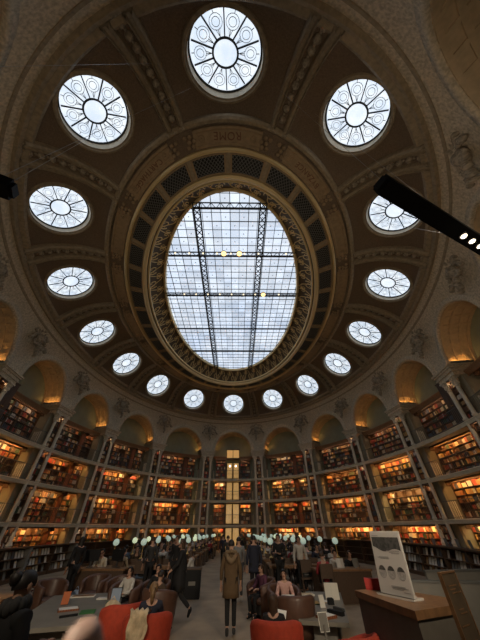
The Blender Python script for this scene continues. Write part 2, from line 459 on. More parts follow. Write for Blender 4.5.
WN = 2
for k in BAYS:
    O, T, Sl, N = OCU[k]
    def P3(x, y, h=0): return O + T * x + Sl * y + N * h
    circ = lambda r, h, n=48: [P3(r * math.cos(2 * PI * i / n), r * math.sin(2 * PI * i / n), h) for i in range(n)]
    m = MB(); m.v = [tuple(p) for p in circ(RO - .02, .30)]; m.f = [tuple(range(48))]; m.mi = [0]
    pane = struct(m.build('window_%d' % WN, M['oculus_glass'])); WN += 1
    m = MB(); rows = [circ(r, h) for r, h in ((RO + .24, -.02), (RO + .20, -.12), (RO + .10, -.13), (RO + .06, -.05), (RO, -.04))]
    m.quadgrid(rows, 0, close=True); m.build('window_frame', M['rib'], pane)
    m = MB(); m.quadgrid([circ(RO, -.04), circ(RO - .03, .30)], 0, close=True); m.build('window_reveal', M['column'], pane)
    m = MB(); H = .27
    m.tube(circ(.52, H), .045, 5, closed=True); m.tube(circ(RO - .05, H), .05, 5, closed=True)
    for i in range(10):
        a = 2 * PI * (i + .5) / 10
        m.bar(P3(.52 * math.cos(a), .52 * math.sin(a), H), P3(1.42 * math.cos(a), 1.42 * math.sin(a), H), .045, .05, up=N)
    m.build('tracery', M['iron_dark'], pane)
    m = MB()
    for i in range(10):
        a = 2 * PI * i / 10; cx, cy = 1.04 * math.cos(a), 1.04 * math.sin(a)
        for r in (.25, .15):
            m.tube([P3(cx + r * math.cos(2 * PI * j / 14), cy + r * math.sin(2 * PI * j / 14), H) for j in range(14)], .011, 3, closed=True)
        for r0, r1 in ((.56, .79), (1.29, 1.41)):
            m.bar(P3(r0 * math.cos(a), r0 * math.sin(a), H), P3(r1 * math.cos(a), r1 * math.sin(a), H), .02, up=N)
        for da in (-.1, .1):
            m.bar(P3(.56 * math.cos(a), .56 * math.sin(a), H), P3(.84 * math.cos(a + da), .84 * math.sin(a + da), H), .014, up=N)
    m.build('leading', M['iron_grey'], pane)

# ribs between the round windows: two bands with a row of bosses between
for kb in [x + .5 for x in BAYS]:
    m = MB()
    QE = _L[4] + .05
    for off in (-.46, .46):
        rows = []
        for i in range(15):
            q = QE * i / 14; d, z = vq(q)
            T = (V(kb + .02, d, z) - V(kb - .02, d, z)); pt = T.length / .04; T.normalize()
            c = V(kb, d, z); d2, z2 = vq(q + .05); sl = V(kb, d2, z2) - V(kb, *vq(q - .05)); N = T.cross(sl).normalized()
            if N.z > 0: N = -N
            w = .30 - .08 * i / 14; o_ = off * (1 - .25 * i / 14)
            rows.append([c + T * (o_ + x * w) + N * h for x, h in ((-.70, -.06), (-.62, .24), (-.36, .34), (-.24, .22), (.24, .22), (.36, .34), (.62, .24), (.70, -.06))])
        m.quadgrid(rows)
    struct(m.build('trim_rib', M['rib']))
    m = MB()
    for i in range(9):
        q = .5 + (QE - .9) * i / 8; d, z = vq(q); c = V(kb, d, z)
        m.ball(c - Vector((0, 0, .10)), (.17, .17, .14), 8, 5)
        if i < 8:
            d, z = vq(q + (QE - .9) / 16); m.ball(V(kb, d, z) - Vector((0, 0, .03)), (.07, .07, .06), 6, 4)
    # carved clusters where the ribs meet the name band and the moulding
    for q, n in ((QE + .12, 9), (.1, 7)):
        d, z = vq(q); c = V(kb, d, z); T = (V(kb + .02, d, z) - V(kb - .02, d, z)).normalized()
        for i in range(n):
            x = (i - (n - 1) / 2) * .13
            m.ball(c + T * x + Vector((0, 0, -.12 + .05 * math.cos(i * 1.9))), (.11, .11, .12 + .04 * math.sin(i * 2.3)), 7, 5)
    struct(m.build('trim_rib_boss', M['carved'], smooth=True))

# name band: sixteen plaques, three legible
for k in BAYS:
    p0 = .36
    m = MB(); rows = []
    for i in range(13):
        u = -p0 + 2 * p0 * i / 12
        rows.append([V(k + u, d, z) for d, z in ((4.98, 17.30), (5.0, 17.20), (5.12, 17.18), (5.16, 17.22), (5.68, 17.22), (5.72, 17.18), (5.84, 17.20), (5.86, 17.30))])
    m.quadgrid(rows)
    for sgn in (-1, 1):
        ring_c = V(k + sgn * p0 * .78, 5.42, 17.20)
        m.tube([ring_c + Vector((.15 * math.cos(a * PI / 5), .15 * math.sin(a * PI / 5), 0)) for a in range(10)], .035, 5, closed=True)
        m.ball(ring_c, .05, 6, 4)
        for j in range(6):
            c = V(k + sgn * (p0 + .018 * j), 5.42 + .25 * math.sin(j * 2.1), 17.18); m.ball(c, (.12, .12, .10), 6, 4)
    struct(m.build('trim_name_plaque', M['plaque']))
    word = {8: 'ROME', -7: 'CARTHAGE', 7: 'BYZANCE'}.get(k)
    if word:
        c = V(k, 5.42, 17.205); rt = (V(k + .02, 5.42, 0) - V(k - .02, 5.42, 0)).normalized()
        up_ = Vector((0, 0, 1)).cross(rt) * -1           # towards the room centre
        if up_.dot(-Vector((c.x, c.y, 0))) < 0: up_ = -up_
        fwd = Vector((0, 0, -1)); right = up_.cross(fwd)
        cu = bpy.data.curves.new('lettering', 'FONT'); cu.body = word; cu.size = .50 if word == 'ROME' else .40; cu.align_x = 'CENTER'; cu.align_y = 'CENTER'; cu.extrude = .012; cu.space_character = 1.12
        tmp = bpy.data.objects.new('tmp', cu); COL.objects.link(tmp)
        me = bpy.data.meshes.new_from_object(tmp.evaluated_get(bpy.context.evaluated_depsgraph_get()))
        bpy.data.objects.remove(tmp); me.materials.clear(); me.materials.append(M['letters'])
        BEND = .085
        if word != 'ROME':                                # bend long names along the band
            for v in me.vertices:
                v.co.y += BEND * v.co.x ** 2
        o = link('trim_lettering', me); struct(o)
        o.matrix_world = Matrix(((right.x, up_.x, fwd.x, c.x), (right.y, up_.y, fwd.y, c.y), (right.z, up_.z, fwd.z, c.z), (0, 0, 0, 1)))

# dark lattice grilles around the skylight
for k in BAYS:
    for h in (-1, 1):
        u0, u1 = (-.46, -.04) if h < 0 else (.04, .46)
        c = V(k + (u0 + u1) / 2, 6.7, 17.26)
        nm = 'nearer' if False else ('clockwise' if h > 0 else 'counter-clockwise')
        where = 'the %s round window from the lift, %s' % (ORD[abs(k)], side(k)) if 0 < abs(k) < 8 else ('the round window above the lift' if k == 0 else 'the round window over the ROME band')
        t = thing('ceiling_grille', 'dark lattice grille by skylight, %s of %s' % (nm, where), 'grille', c, 0, 'dark lattice grilles around the skylight')
        m = MB(); 
        def loc(u, d, z): return V(k + u, d, z) - c
        rows = [[loc(u0 + (u1 - u0) * i / 6, d, 17.29) for d in (6.26, 7.14)] for i in range(7)]
        m.quadgrid(rows); m.build('backing', M['black'], t)
        m = MB()
        L = (V(k + u1, 6.7, 0) - V(k + u0, 6.7, 0)).length; nb = max(5, int(L / .19))
        for i in range(-3, nb):
            for sg in (0, 1):
                a, b = i / nb, (i + 4) / nb
                fa, fb = (0., 1.)
                if a < 0: fa = -a / (b - a); 
                if b > 1: fb = (1 - a) / (b - a)
                if fb <= fa: continue
                pa, pb = a + (b - a) * fa, a + (b - a) * fb
                da, db = (6.26 + .88 * fa, 6.26 + .88 * fb) if sg == 0 else (7.14 - .88 * fa, 7.14 - .88 * fb)
                m.bar(loc(u0 + (u1 - u0) * pa, da, 17.27), loc(u0 + (u1 - u0) * pb, db, 17.27), .032, .02)
        m.build('lattice', M['iron_grey'], t)
        m = MB()
        for d in (6.23, 7.17):
            m.tube([loc(u0 + (u1 - u0) * i / 6, d, 17.26) for i in range(7)], .04, 4)
        for u in (u0, u1): m.bar(loc(u, 6.2, 17.26), loc(u, 7.2, 17.26), .1, .06)
        m.build('frame', M['plaque'], t)

# skylight
ZS = 18.9; SA, SB = 20.6 - 8.6, 15.43 - 1.05 * 8.6
m = ellipse_disc(SA, SB, ZS, 128); m.f = [m.f[0][::-1]]
sky = struct(m.build('window_1', M['sky_glass']))
def chord_x(y): return SB * math.sqrt(max(0, 1 - (y / SA) ** 2))
def chord_y(x): return SA * math.sqrt(max(0, 1 - (x / SB) ** 2))
m = MB(); step = .66
for i in range(-9, 10):
    x = i * step; L = chord_y(x)
    if L > .2: m.bar((x, -L, ZS - .04), (x, L, ZS - .04), .05 if i % 2 == 0 else .035, .05)
for i in range(-18, 19):
    y = i * step + .2; L = chord_x(y)
    if L > .2: m.bar((-L, y, ZS - .045), (L, y, ZS - .045), .055 if i % 2 else .03, .05)
m.build('glazing_bars', M['iron_grey'], sky)
m = MB()
for i in range(-9, 10):
    for j in range(-18, 19):
        x, y = i * step + step / 2, j * step + .2 + step / 2
        if (x / SB) ** 2 + (y / SA) ** 2 < .96 and (i + j) % 2: m.ball((x, y, ZS - .05), .045, 5, 3)
m.build('glazing_clips', M['iron_grey'], sky)
for x in (-2.3, 2.3):
    m = MB(); L = chord_y(x); z = ZS - .22
    for dx in (-.22, .22): m.bar((x + dx, -L, z), (x + dx, L, z), .09, .14)
    n = int(2 * L / .5)
    for i in range(n):
        y = -L + 2 * L * i / n; m.bar((x - .22, y, z), (x + .22, y + L * 2 / n, z), .05); m.bar((x + .22, y, z), (x - .22, y + L * 2 / n, z), .05)
    m.build('girder', M['iron_dark'], sky)
for y in (-10.7, -6.8, -2.35, 2.7, 7.1):
    m = MB(); L = chord_x(y)
    m.bar((-L, y, ZS - .14), (L, y, ZS - .14), .12, .12)
    if y < 0:
        m.bar((-L, y - .42, ZS - .24), (L, y - .42, ZS - .24), .06, .08); n = int(2 * L / .6)
        for i in range(n):
            x0 = -L + 2 * L * i / n; x1 = x0 + 2 * L / n; m.bar((x0, y, ZS - .15), ((x0 + x1) / 2, y - .42, ZS - .24), .035); m.bar(((x0 + x1) / 2, y - .42, ZS - .24), (x1, y, ZS - .15), .035)
    m.build('girder', M['iron_dark'], sky)
for i, (x, y, wh) in enumerate(((-.55, -7.2, 'second cross girder, on the non-poster side'), (.68, -7.2, 'second cross girder, on the poster side'), (2.95, -2.75, 'third cross girder'))):
    t = thing('skylight_lamp', 'bright amber lamp glowing under the skylight on the %s' % wh, 'lamp', (x, y, ZS - .34), 0, 'amber lamps under the skylight')
    m = MB(); m.ball((0, 0, -.06), (.20, .20, .16), 12, 8); m.build('bulb', M['bulb'], t, True)
    m = MB(); m.lathe([(.12, .0), (.22, .02), (.20, .1), (.05, .14)], n=12); m.build('housing', M['iron_dark'], t)
for y in (-7.2, -2.75):
    for i in range(9):
        x = -4.4 + 1.1 * i
        if abs(x + .55) < .3 or abs(x - .68) < .3 or abs(x - 2.95) < .4 or abs(x) > chord_x(y) - .3: continue
        m = MB(); m.ball((0, 0, -.02), .075, 8, 6); m.lathe([(.05, .05), (.09, .07), (.03, .12)], n=8, mi=1)
        o = m.build('string_light', [M['bulb_small'], M['iron_dark']]); o.location = (x, y, ZS - .36)
        tag(o, 'small pale lamp in the row along the %s skylight girder' % ('second' if y < -5 else 'third'), 'lamp', 'pale lamps along the %s skylight girder' % ('second' if y < -5 else 'third'))

# carved cartouches on the spandrels
def cartouche_mesh():
    m = MB()
    m.ball((0, -.08, 0), (.34, .16, .44), 14, 10)
    m.ball((0, -.20, .02), (.22, .10, .30), 12, 8)
    for sx in (-1, 1):
        pts = []
        for i in range(22):
            a = i / 21 * 2.2 * PI; r = .30 - .22 * i / 21
            pts.append((sx * (.52 + r * math.cos(a)), -.10, .28 + r * math.sin(a)))
        m.tube(pts, [.085 - .045 * i / 21 for i in range(22)], 6)
        pts = []
        for i in range(18):
            a = PI + i / 17 * 1.9 * PI; r = .24 - .17 * i / 17
            pts.append((sx * (.46 + r * math.cos(a)), -.10, -.42 + r * math.sin(a)))
        m.tube(pts, [.075 - .04 * i / 17 for i in range(18)], 6)
        for j in range(5):
            m.ball((sx * (.66 + .09 * j), -.08, .05 - .14 * j + .05 * math.sin(j * 2)), (.13, .09, .10), 8, 5)
        m.tube([(sx * .2, -.12, .5), (sx * .45, -.14, .78), (sx * .25, -.12, .95), (0, -.1, 1.0)], [.09, .08, .07, .06], 6)
    for j in range(6):
        m.ball((.06 * math.sin(j * 2.2), -.1, -.55 - .16 * j), (.17 - .022 * j, .11, .11), 8, 5)
    m.ball((0, -.16, .74), (.16, .13, .17), 10, 7)
    for j in range(5): m.ball(((j - 2) * .1, -.12, .95 + .04 * (2 - abs(j - 2))), (.06, .07, .12), 6, 5)
    return m.mesh('cartouche', [M['carved']], True)
cm = cartouche_mesh()
for kb in [x + .5 for x in BAYS]:
    p, t, n, rz = frame(kb)
    c = V(kb, dz(13.1) + .12, 13.1)
    if not in_view(c, 10): continue
    o = link('cartouche', cm); o.location = c; o.rotation_euler = (-.22, 0, rz); o.scale = (1.05, 1.7, 1.12)
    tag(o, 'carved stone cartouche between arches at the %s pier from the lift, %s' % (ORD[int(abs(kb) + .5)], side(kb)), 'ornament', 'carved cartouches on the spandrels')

# ------------------------------------------------------------------ galleries
LV = [0, 2.3, 4.72, 7.07]; TOPS = [2.08, 4.48, 6.84, 9.6]
LNAME = ['ground floor', 'lower gallery', 'middle gallery', 'top gallery']
for L in (1, 2, 3):
    z = LV[L]
    struct(ring_sweep([(-1.74, z), (.10, z), (.13, z - .05), (.10, z - .10), (.08, z - .24), (.04, z - .24), (.03, z - .20), (-1.74, z - .20), (-1.74, z)], per=10).build('gallery_floor', M['slab']))
struct(ring_sweep([(-.74, 9.62), (-.74, 9.50), (-.68, 9.50), (-.66, 9.66), (-.60, 9.82), (-.60, 9.88), (-1.74, 9.88)], per=10).build('trim_shelf_cornice', M['wood_mid']))

# slender columns in pairs
def column_proto():
    t = thing('iron_column', 'x', 'column')
    m = MB(); m.box((0, 0, .10), (.5, .5, .2)); m.lathe([(.24, .2), (.25, .28), (.20, .36), (.20, 1.0), (.23, 1.06), (.19, 1.14), (.15, 1.25)], n=14); m.build('base', M['column'], t)
    m = MB(); m.lathe([(.125, 1.25), (.12, 9.0)], n=12)
    for z in (2.3, 4.72, 7.07): m.lathe([(.125, z + .02), (.17, z + .05), (.17, z + .14), (.125, z + .18)], n=12)
    m.build('shaft', M['column'], t, False)
    m = MB(); m.lathe([(.12, 9.0), (.16, 9.03), (.16, 9.08), (.13, 9.12), (.14, 9.3), (.19, 9.48), (.24, 9.58)], n=14)
    for i in range(8):
        a = i * PI / 4; m.ball((.17 * math.cos(a), .17 * math.sin(a), 9.28), (.05, .05, .12), 6, 5); m.ball((.22 * math.cos(a + .4), .22 * math.sin(a + .4), 9.48), (.05, .05, .08), 6, 5)
    m.box((0, 0, 9.62), (.52, .52, .09)); m.build('capital', M['capital'], t, False)
    return reg(t)
colp = column_proto(); first = True
for kb in [x + .5 for x in range(-6, 6)]:
    p, t, n, rz = frame(kb)
    for sx in (-1, 1):
        c = p + t * (sx * .47) + n * .0
        if not any(in_view(c + Vector((0, 0, z))) for z in (2, 4, 6, 8, 9.4)): continue
        lb = 'slender stone-coloured column, %s of pair at %s pier from the lift, %s' % ('nearer the lift' if sx * kb < 0 else 'farther', ORD[int(abs(kb) + .5)], side(kb))
        g = 'slender columns carrying the galleries'
        if first: o = colp; first = False; o.location = c; o.rotation_euler = (0, 0, rz); o['label'] = lb; o['group'] = g
        else: o = dup(colp, c, rz, lb, g)

# uplights on the imposts
ul = MB(); ul.box((0, .75, .03), (.09, 1.4, .05)); ul.box((0, .04, .06), (.14, .02, .11)); ul.box((.055, .75, .06), (.012, 1.4, .10)); ul.box((-.055, .75, .06), (.012, 1.4, .10)); ulh = ul.mesh('housing', [M['iron_grey']])
ul = MB(); ul.box((0, .75, .065), (.05, 1.3, .012)); uld = ul.mesh('diffuser', [M['uplight']])
for k in range(-6, 7):
    for sx in (-1, 1):
        p, t, n, rz = frame(k)
        c = V(k + sx * (UA - .021), 0, ZI + .012)
        if not in_view(c, 30): continue
        lb = 'warm strip uplight at arch impost, %s, %s end' % (bay(k), 'lift' if sx * k < 0 else ('poster-side' if k == 0 and sx > 0 else 'other'))
        t_ = thing('uplight', lb, 'light', c, frame(k + sx * UA)[3], 'warm uplights on the arch imposts')
        link('housing', ulh, t_); link('diffuser', uld, t_)

# bookcases ---------------------------------------------------------
rl = random.Random(4)
ROWS = []          # book rows: (world matrix, x0, x1, z, height, depth front y, key)
def bookcase(k, x0, x1, y0, lev, what, strip, key, ncol, dep=.34, nsh=None):
    p, t, n, rz = frame(k)
    w = x1 - x0; zb, zt = LV[lev], TOPS[lev]; h = zt - zb
    c = p + t * ((x0 + x1) / 2) + n * y0 + Vector((0, 0, zb))
    if not any(in_view(c + t * dx + Vector((0, 0, z))) for dx in (-w / 2, 0, w / 2) for z in (.2, h)): return None
    r = thing('bookcase', '%s, %s, %s' % (what, LNAME[lev], bay(k) if abs(k % 1) < .01 else '%s pier from lift, %s' % (ORD[int(abs(k) + .5)], side(k))), 'bookcase', c, rz, 'bookcases around the oval room')
    m = MB(); m.box((0, dep + .012, h / 2), (w, .024, h))
    for sx in (-1, 1): m.box((sx * (w / 2 - .02), dep / 2, h / 2), (.04, dep, h))
    m.box((0, dep / 2, .05), (w - .08, dep, .1)); m.box((0, dep / 2, h - .03), (w - .08, dep, .06))
    m.build('carcass', M['wood_shelf'], r)
    ns = nsh or (5 if lev < 3 else 6)
    zs = [.1 + (h - .16) * i / ns for i in range(ns)]
    for z in zs[1:]:
        m = MB(); m.box((0, dep / 2, z - .012), (w - .08, dep - .01, .024)); m.build('shelf', M['wood_shelf'], r)
    for i in range(1, ncol):
        x = -w / 2 + w * i / ncol
        m = MB(); m.box((x, dep / 2 + .004, h / 2), (.035, dep - .02, h - .16)); m.build('upright', M['wood_shelf'], r)
    if strip:
        PO = -.32 if w > 1 else -.12
        m = MB(); m.box((0, PO, h + .0), (w, .022, .16)); m.box((0, PO / 2 + .02, h + .07), (w, -PO + .06, .02));  # shield added to hide the strip and keep its light on the books
        for sx in (-1, 1): m.box((sx * (w / 2 - .012), PO / 2 + .02, h - .10), (.024, -PO + .06, .36))  # added end caps block the strip's light sideways
        m.build('strip_shield', M['wood_dark'], r)
        m = MB(); m.box((0, PO + .035, h - .035), (w - min(.7, w * .25), .03, .02)); m.build('light_strip', M[strip if strip == 'strip_dim' or rl.random() < .55 else strip + rl.choice(('_low', '_pale'))], r)
    Mx = Matrix.Translation(c) @ Matrix.Rotation(rz, 4, 'Z')
    for ri, z in enumerate(zs):
        hh = (zs[1] - zs[0]) - .04
        for i in range(ncol):
            a = -w / 2 + w * i / ncol + .03; b = -w / 2 + w * (i + 1) / ncol - .03
            ROWS.append((Mx, a, b, z + .001, hh, .04, (key, lev, ri), k, .25))
    return r
def wood_panel(k, x0, x1, y0, lev, what):
    p, t, n, rz = frame(k); zb, zt = LV[lev], TOPS[lev]; h = zt - zb; w = x1 - x0
    c = p + t * ((x0 + x1) / 2) + n * y0 + Vector((0, 0, zb))
    if not in_view(c + Vector((0, 0, h / 2))): return
    r = thing('service_door', '%s, %s, %s' % (what, LNAME[lev], bay(k)), 'door', c, rz, 'wooden service doors between bookcases')
    m = MB(); m.box((0, .17, h / 2), (w, .3, h)); m.build('frame', M['wood_dark'], r)
    m = MB(); m.box((0, 0, h / 2 - .05), (w - .12, .05, h - .2)); 
    for z0, z1 in ((.15, .45), (.5, .93)): m.box((0, -.03, (h - .2) * (z0 + z1) / 2), (w - .32, .03, (h - .2) * (z1 - z0)))
    d = m.build('door_leaf', M['wood_red'], r)
    m = MB(); m.ball((w / 2 - .13, -.07, .95), .035, 8, 6); m.build('handle', M['brass'], d)

WB = 2 * RA
for k in range(-5, 6):
    for lev in range(4):
        st = ('strip', 'strip', 'strip', 'strip_dim')[lev]
        if k == 0:
            bookcase(k, -2.45, -1.05, 1.05, lev, 'dark bookcase beside the lift away from poster', st, 'lift_a', 2)
            bookcase(k, 1.05, 2.45, 1.05, lev, 'dark bookcase beside the lift, poster flank,', st, 'lift_b', 2)
        elif k in (-1, -2, -3, 1):
            s_ = 1 if k < 0 else 1
            bookcase(k, -2.5, .75, 1.05, lev, 'wide wooden bookcase of old volumes', st, 'wide', 4)
            wood_panel(k, .78, 1.35, 1.05, lev, 'narrow red-brown panelled door')
            bookcase(k, 1.38, 2.5, 1.05, lev, 'narrow wooden bookcase past the door', st if lev else 'strip', 'narrow', 1)
        else:
            bookcase(k, -2.5, 2.5, 1.05, lev, 'full-width wooden bookcase of volumes', st, 'full', 5)
for kb in [x + .5 for x in range(-5, 5)]:
    for lev in range(4):
        bookcase(kb, -.33, .33, .06, lev, 'slim bookcase between paired columns', 'strip_dim', 'slim', 1, dep=.28)

# tall dark cabinets on the top gallery against the piers nearest the desks
for k, sx in ((-4, -1), (4, 1)):
    p, t, n, rz = frame(k); c = p + t * (sx * 2.1) + n * .38 + Vector((0, 0, LV[3]))
    if not in_view(c + Vector((0, 0, 2)), 20): continue
    r = thing('tall_cabinet', 'tall dark wooden cabinet standing on the top gallery, %s' % bay(k), 'cabinet', c, rz, 'dark cabinets on the top gallery')
    m = MB(); m.box((0, .3, 1.55), (.9, .55, 3.1)); m.box((0, .3, 3.14), (1.0, .62, .09)); m.build('body', M['wood_dark'], r)
    for x in (-.22, .22):
        m = MB(); m.box((x, .01, 1.55), (.42, .03, 2.9)); d = m.build('door', M['wood_dark'], r)
        m = MB(); m.ball((x * .3, -.02, 1.4), .03, 8, 6); m.build('knob', M['brass'], d)

# gallery railings
for k in range(-5, 6):
    for lev in range(1, 4):
        zb = LV[lev]; p, t, n, rz = frame(k); c = p + Vector((0, 0, zb))
        if not any(in_view(V(k + u, 0, zb + .5)) for u in (-.4, -.2, 0, .2, .4)): continue
        r = thing('gallery_railing', 'thin metal railing along %s edge, %s' % (LNAME[lev], bay(k)), 'railing', c, 0, 'railings along the gallery edges')
        def lc(u, d, z): return V(k + u, d, zb + z) - c
        E_ = .395
        m = MB(); pts = [lc(-E_ + 2 * E_ * i / 10, .02, .98) for i in range(11)]; m.tube(pts, .022, 6); m.build('top_rail', M['iron_grey'], r)
        m = MB(); m.tube([lc(-E_ + 2 * E_ * i / 10, .02, .10) for i in range(11)], .014, 4)
        nb = 34
        for i in range(nb + 1):
            u = -E_ + 2 * E_ * i / nb; m.bar(lc(u, .02, .0), lc(u, .02, .97), .014, .014)
        m.build('railing_balusters', M['iron_grey'], r)  # thin balusters and bottom rail in one mesh
        for sx in (-1, 1):
            for j in range(4):
                u = sx * (UA - .010)
                q = lc(u, -.40 - .17 * j, 0); m = MB(); tt = (V(k + u + .01, -.5, 0) - V(k + u, -.5, 0)).normalized()
                m.bar(q, q + Vector((0, 0, .98)), .12, .04, up=tt); m.ball(q + Vector((0, 0, 1.0)), .05, 6, 5)
                m.build('end_baluster', M['column'], r)

# glazed lift in the middle bay
p, t, n, rz = frame(0)
r = thing('glazed_lift', 'glazed lift shaft glowing amber through every gallery', 'lift', p + n * .95, rz)
for lev, (z0, z1) in enumerate(((0, 2.05), (2.42, 4.42), (4.84, 6.8), (7.2, 9.15))):
    for sx in (-1, 1):
        m = MB(); m.box((sx * .45, 0, (z0 + z1) / 2), (.74, .05, z1 - z0 - .1)); d = m.build('glass_door', M['lift_glass'], r)
        m = MB()
        for dx in (-.36, .36): m.box((sx * .45 + dx, -.03, (z0 + z1) / 2), (.05, .06, z1 - z0))
        for z in (z0 + .04, z0 + .6, z1 - .04): m.box((sx * .45, -.03, z), (.74, .06, .05))
        m.build('door_frame', M['brass'], d)
m = MB(); m.box((0, -.05, 10.2), (1.75, .9, 1.05)); m.build('head_box', M['lift_top'], r)
m = MB()
for z in (9.62, 10.76): m.box((0, -.05, z), (1.9, 1.0, .12))
for sx in (-1, 0, 1): m.box((sx * .9, -.53, 10.2), (.07, .06, 1.05))
m.box((0, .45, 4.6), (2.0, .06, 9.2))
for sx in (-1, 1): m.box((sx * .95, .2, 4.6), (.12, .55, 9.2))
m.build('shaft_frame', M['wood_dark'], r)
m = MB()
for x in (-.42, .4): m.ball((x, -.06, 8.75), .13, 10, 7)
m.build('lamp', M['spot'], r, True)

# ------------------------------------------------------------------ low bookcases in an inner ring
def low_case(k0, k1, idx, sd):
    km = (k0 + k1) / 2; DR = 5.2
    c = V(km, DR, 0); t = (V(k1, DR, 0) - V(k0, DR, 0)); w = t.length - .04; t.normalize(); rz = math.atan2(t.y, t.x)
    if not any(in_view(c + t * x + Vector((0, 0, z))) for x in (-w / 2, 0, w / 2) for z in (.6, 1.1)): return
    r = thing('low_bookcase', 'low dark bookcase with slanted journals, %s along the inner ring, %s' % (idx, sd), 'bookcase', c, rz, 'low bookcases of the inner ring')
    m = MB(); m.box((0, .36, .62), (w, .03, 1.1))
    for sx in (-1, 1): m.box((sx * (w / 2 - .02), .18, .62), (.04, .36, 1.1))
    m.box((0, .18, .06), (w, .32, .12)); m.build('carcass', M['wood_dark'], r)
    if idx in ('sixth', 'eighth') and 'non' in sd:
        m = MB(); m.box((w / 2 - .12, .14, .60), (.24, .44, 1.16)); m.build('end_panel', M['grey'], r)
    m = MB(); m.box((0, .16, 1.20), (w + .03, .44, .05)); m.build('top', M['wood_dark'], r)
    for z in (.14, .48, .82):
        m = MB(); m.box((0, .18, z), (w - .08, .33, .022)); m.build('shelf', M['wood_shelf'], r)
    Mx = Matrix.Translation(c) @ Matrix.Rotation(rz, 4, 'Z')
    LOWS.append((Mx, w, idx, sd))
LOWS = []
nw = 0
for sg, sd in ((-1, 'non-poster side'), (1, 'poster side')):
    n = 10
    for i in range(n):
        a = 1.35 + (5.6 - 1.35) * i / n; b = 1.35 + (5.6 - 1.35) * (i + 1) / n
        k0, k1 = (a, b) if sg > 0 else (-b, -a)
        low_case(k0, k1, ['first', 'second', 'third', 'fourth', 'fifth', 'sixth', 'seventh', 'eighth', 'ninth', 'tenth'][i], sd)
jm = MB(); jm.box((0, 0, .15), (.21, .012, .30)); jmesh = jm.mesh('journal', [M['paper']])
JC = [('pale', M['paper']), ('grey', M['grey']), ('white', M['white']), ('slate', BM[8]), ('tan', BM[1])]
NJ = 0
SURR = {1: 'lower', 2: 'middle', 3: 'upper'}
for Mx, w, idx, sd in LOWS:
    for si, z in enumerate((.151, .491, .831)):
        x = -w / 2 + .25
        while x < w / 2 - .23:
            if rnd.random() < .84:
                P = Mx @ Vector((x, .10, z)); nme, mt = JC[rnd.choice((0, 0, 0, 1, 1, 2, 3, 4))]
                if in_view(P, -1) and project(P)[2] < 15:
                    o = link('journal', jmesh); o.location = P
                    o.rotation_euler = (-.30, 0, Mx.to_euler().z); s_ = rnd.uniform(.85, 1.02); o.scale = (s_, 1, s_ * .98)
                    o.material_slots[0].link = 'OBJECT'; o.material_slots[0].material = mt
                    tag(o, '%s journal leaning on %s shelf of the %s low bookcase, %s' % (nme, SURR[si + 1], idx, sd), 'journal', 'journals in the %s low bookcase, %s' % (idx, sd)); NJ += 1
            x += .27
# display boards and boxes standing on the low bookcases
dm = MB(); dm.box((0, 0, .13), (.26, .02, .26)); dm.box((0, .05, .01), (.2, .12, .02)); dmesh = dm.mesh('display_stand', [M['grey']])
for Mx, w, idx, sd in LOWS:
    for x in (-w * .28, w * .22):
        P = Mx @ Vector((x, .14, 1.2255))
        if in_view(P) and project(P)[2] < 14 and project(P)[0] > 60:
            o = link('display_stand', dmesh); o.location = P; o.rotation_euler = (0, 0, Mx.to_euler().z)
            tag(o, 'grey display stand, one of two on the %s low bookcase, %s' % (idx, sd), 'display stand', 'display stands on the %s low bookcase, %s' % (idx, sd))

# ------------------------------------------------------------------ books
bm_ = MB()
bm_.box((.5, .5, .5), (1, 1, 1), 0)
bm_.box((.5, .52, .985), (.8, .92, .034), 1)
book_mesh = bm_.mesh('book', [BM[0], M['paper']])
def fill(row, seed):
    Mx, a, b, z, hh, y, key, k, dep = row; rr = random.Random(seed)
    out = []; x = a; base = rr.choice(range(len(BK))); runc = 0; hrun = hh * rr.uniform(.72, .92)
    if rr.random() < .06: return out
    end = b - (rr.random() < .25) * rr.uniform(.05, .35) * (b - a)
    while x < end - .05:
        if runc <= 0: base = rr.choice((0, 0, 0, 1, 1, 2, 2, 3, 3, 4, 4, 5, 5, 6, 7, 8, 9)); runc = rr.randint(1, 6); hrun = hh * rr.uniform(.66, .94)
        runc -= 1; w = rr.uniform(.04, .08)
        if x + w > end: break
        h = min(hh * .96, hrun * rr.uniform(.93, 1.05)); out.append((x, w, h, base, y + rr.uniform(0, .03))); x += w + .003
    return out
scored = {}
for i, r_ in enumerate(ROWS):
    Mx, a, b, z, hh, y, key, k, dep = r_
    ok = all(in_view(Mx @ Vector((x, 0, z + .2)), -2) for x in (a, b))
    D = project(Mx @ Vector(((a + b) / 2, 0, z)))[2]
    g = (key, k)
    scored.setdefault(g, []).append((i, ok, D, r_))
def gscore(g): return sum(x[2] for x in scored[g]) / len(scored[g])
cand = sorted([g for g in scored if all(x[1] for x in scored[g]) and g[0][1] in (1, 2, 3) and 2.5 < abs(g[1]) and g[0][0] != 'slim' and not (g[0][1] == 1 and g[0][2] < 2)], key=gscore)
BOOK_BUDGET = max(0, 295 - 0); solo = set(); nb = 0
for g in cand:
    cnt = sum(len(fill(x[3], x[0])) for x in scored[g])
    if nb + cnt > BOOK_BUDGET: continue
    solo.add(g); nb += cnt
RN = ['bottom', 'second', 'third', 'fourth', 'fifth', 'sixth']
stuff = MB()
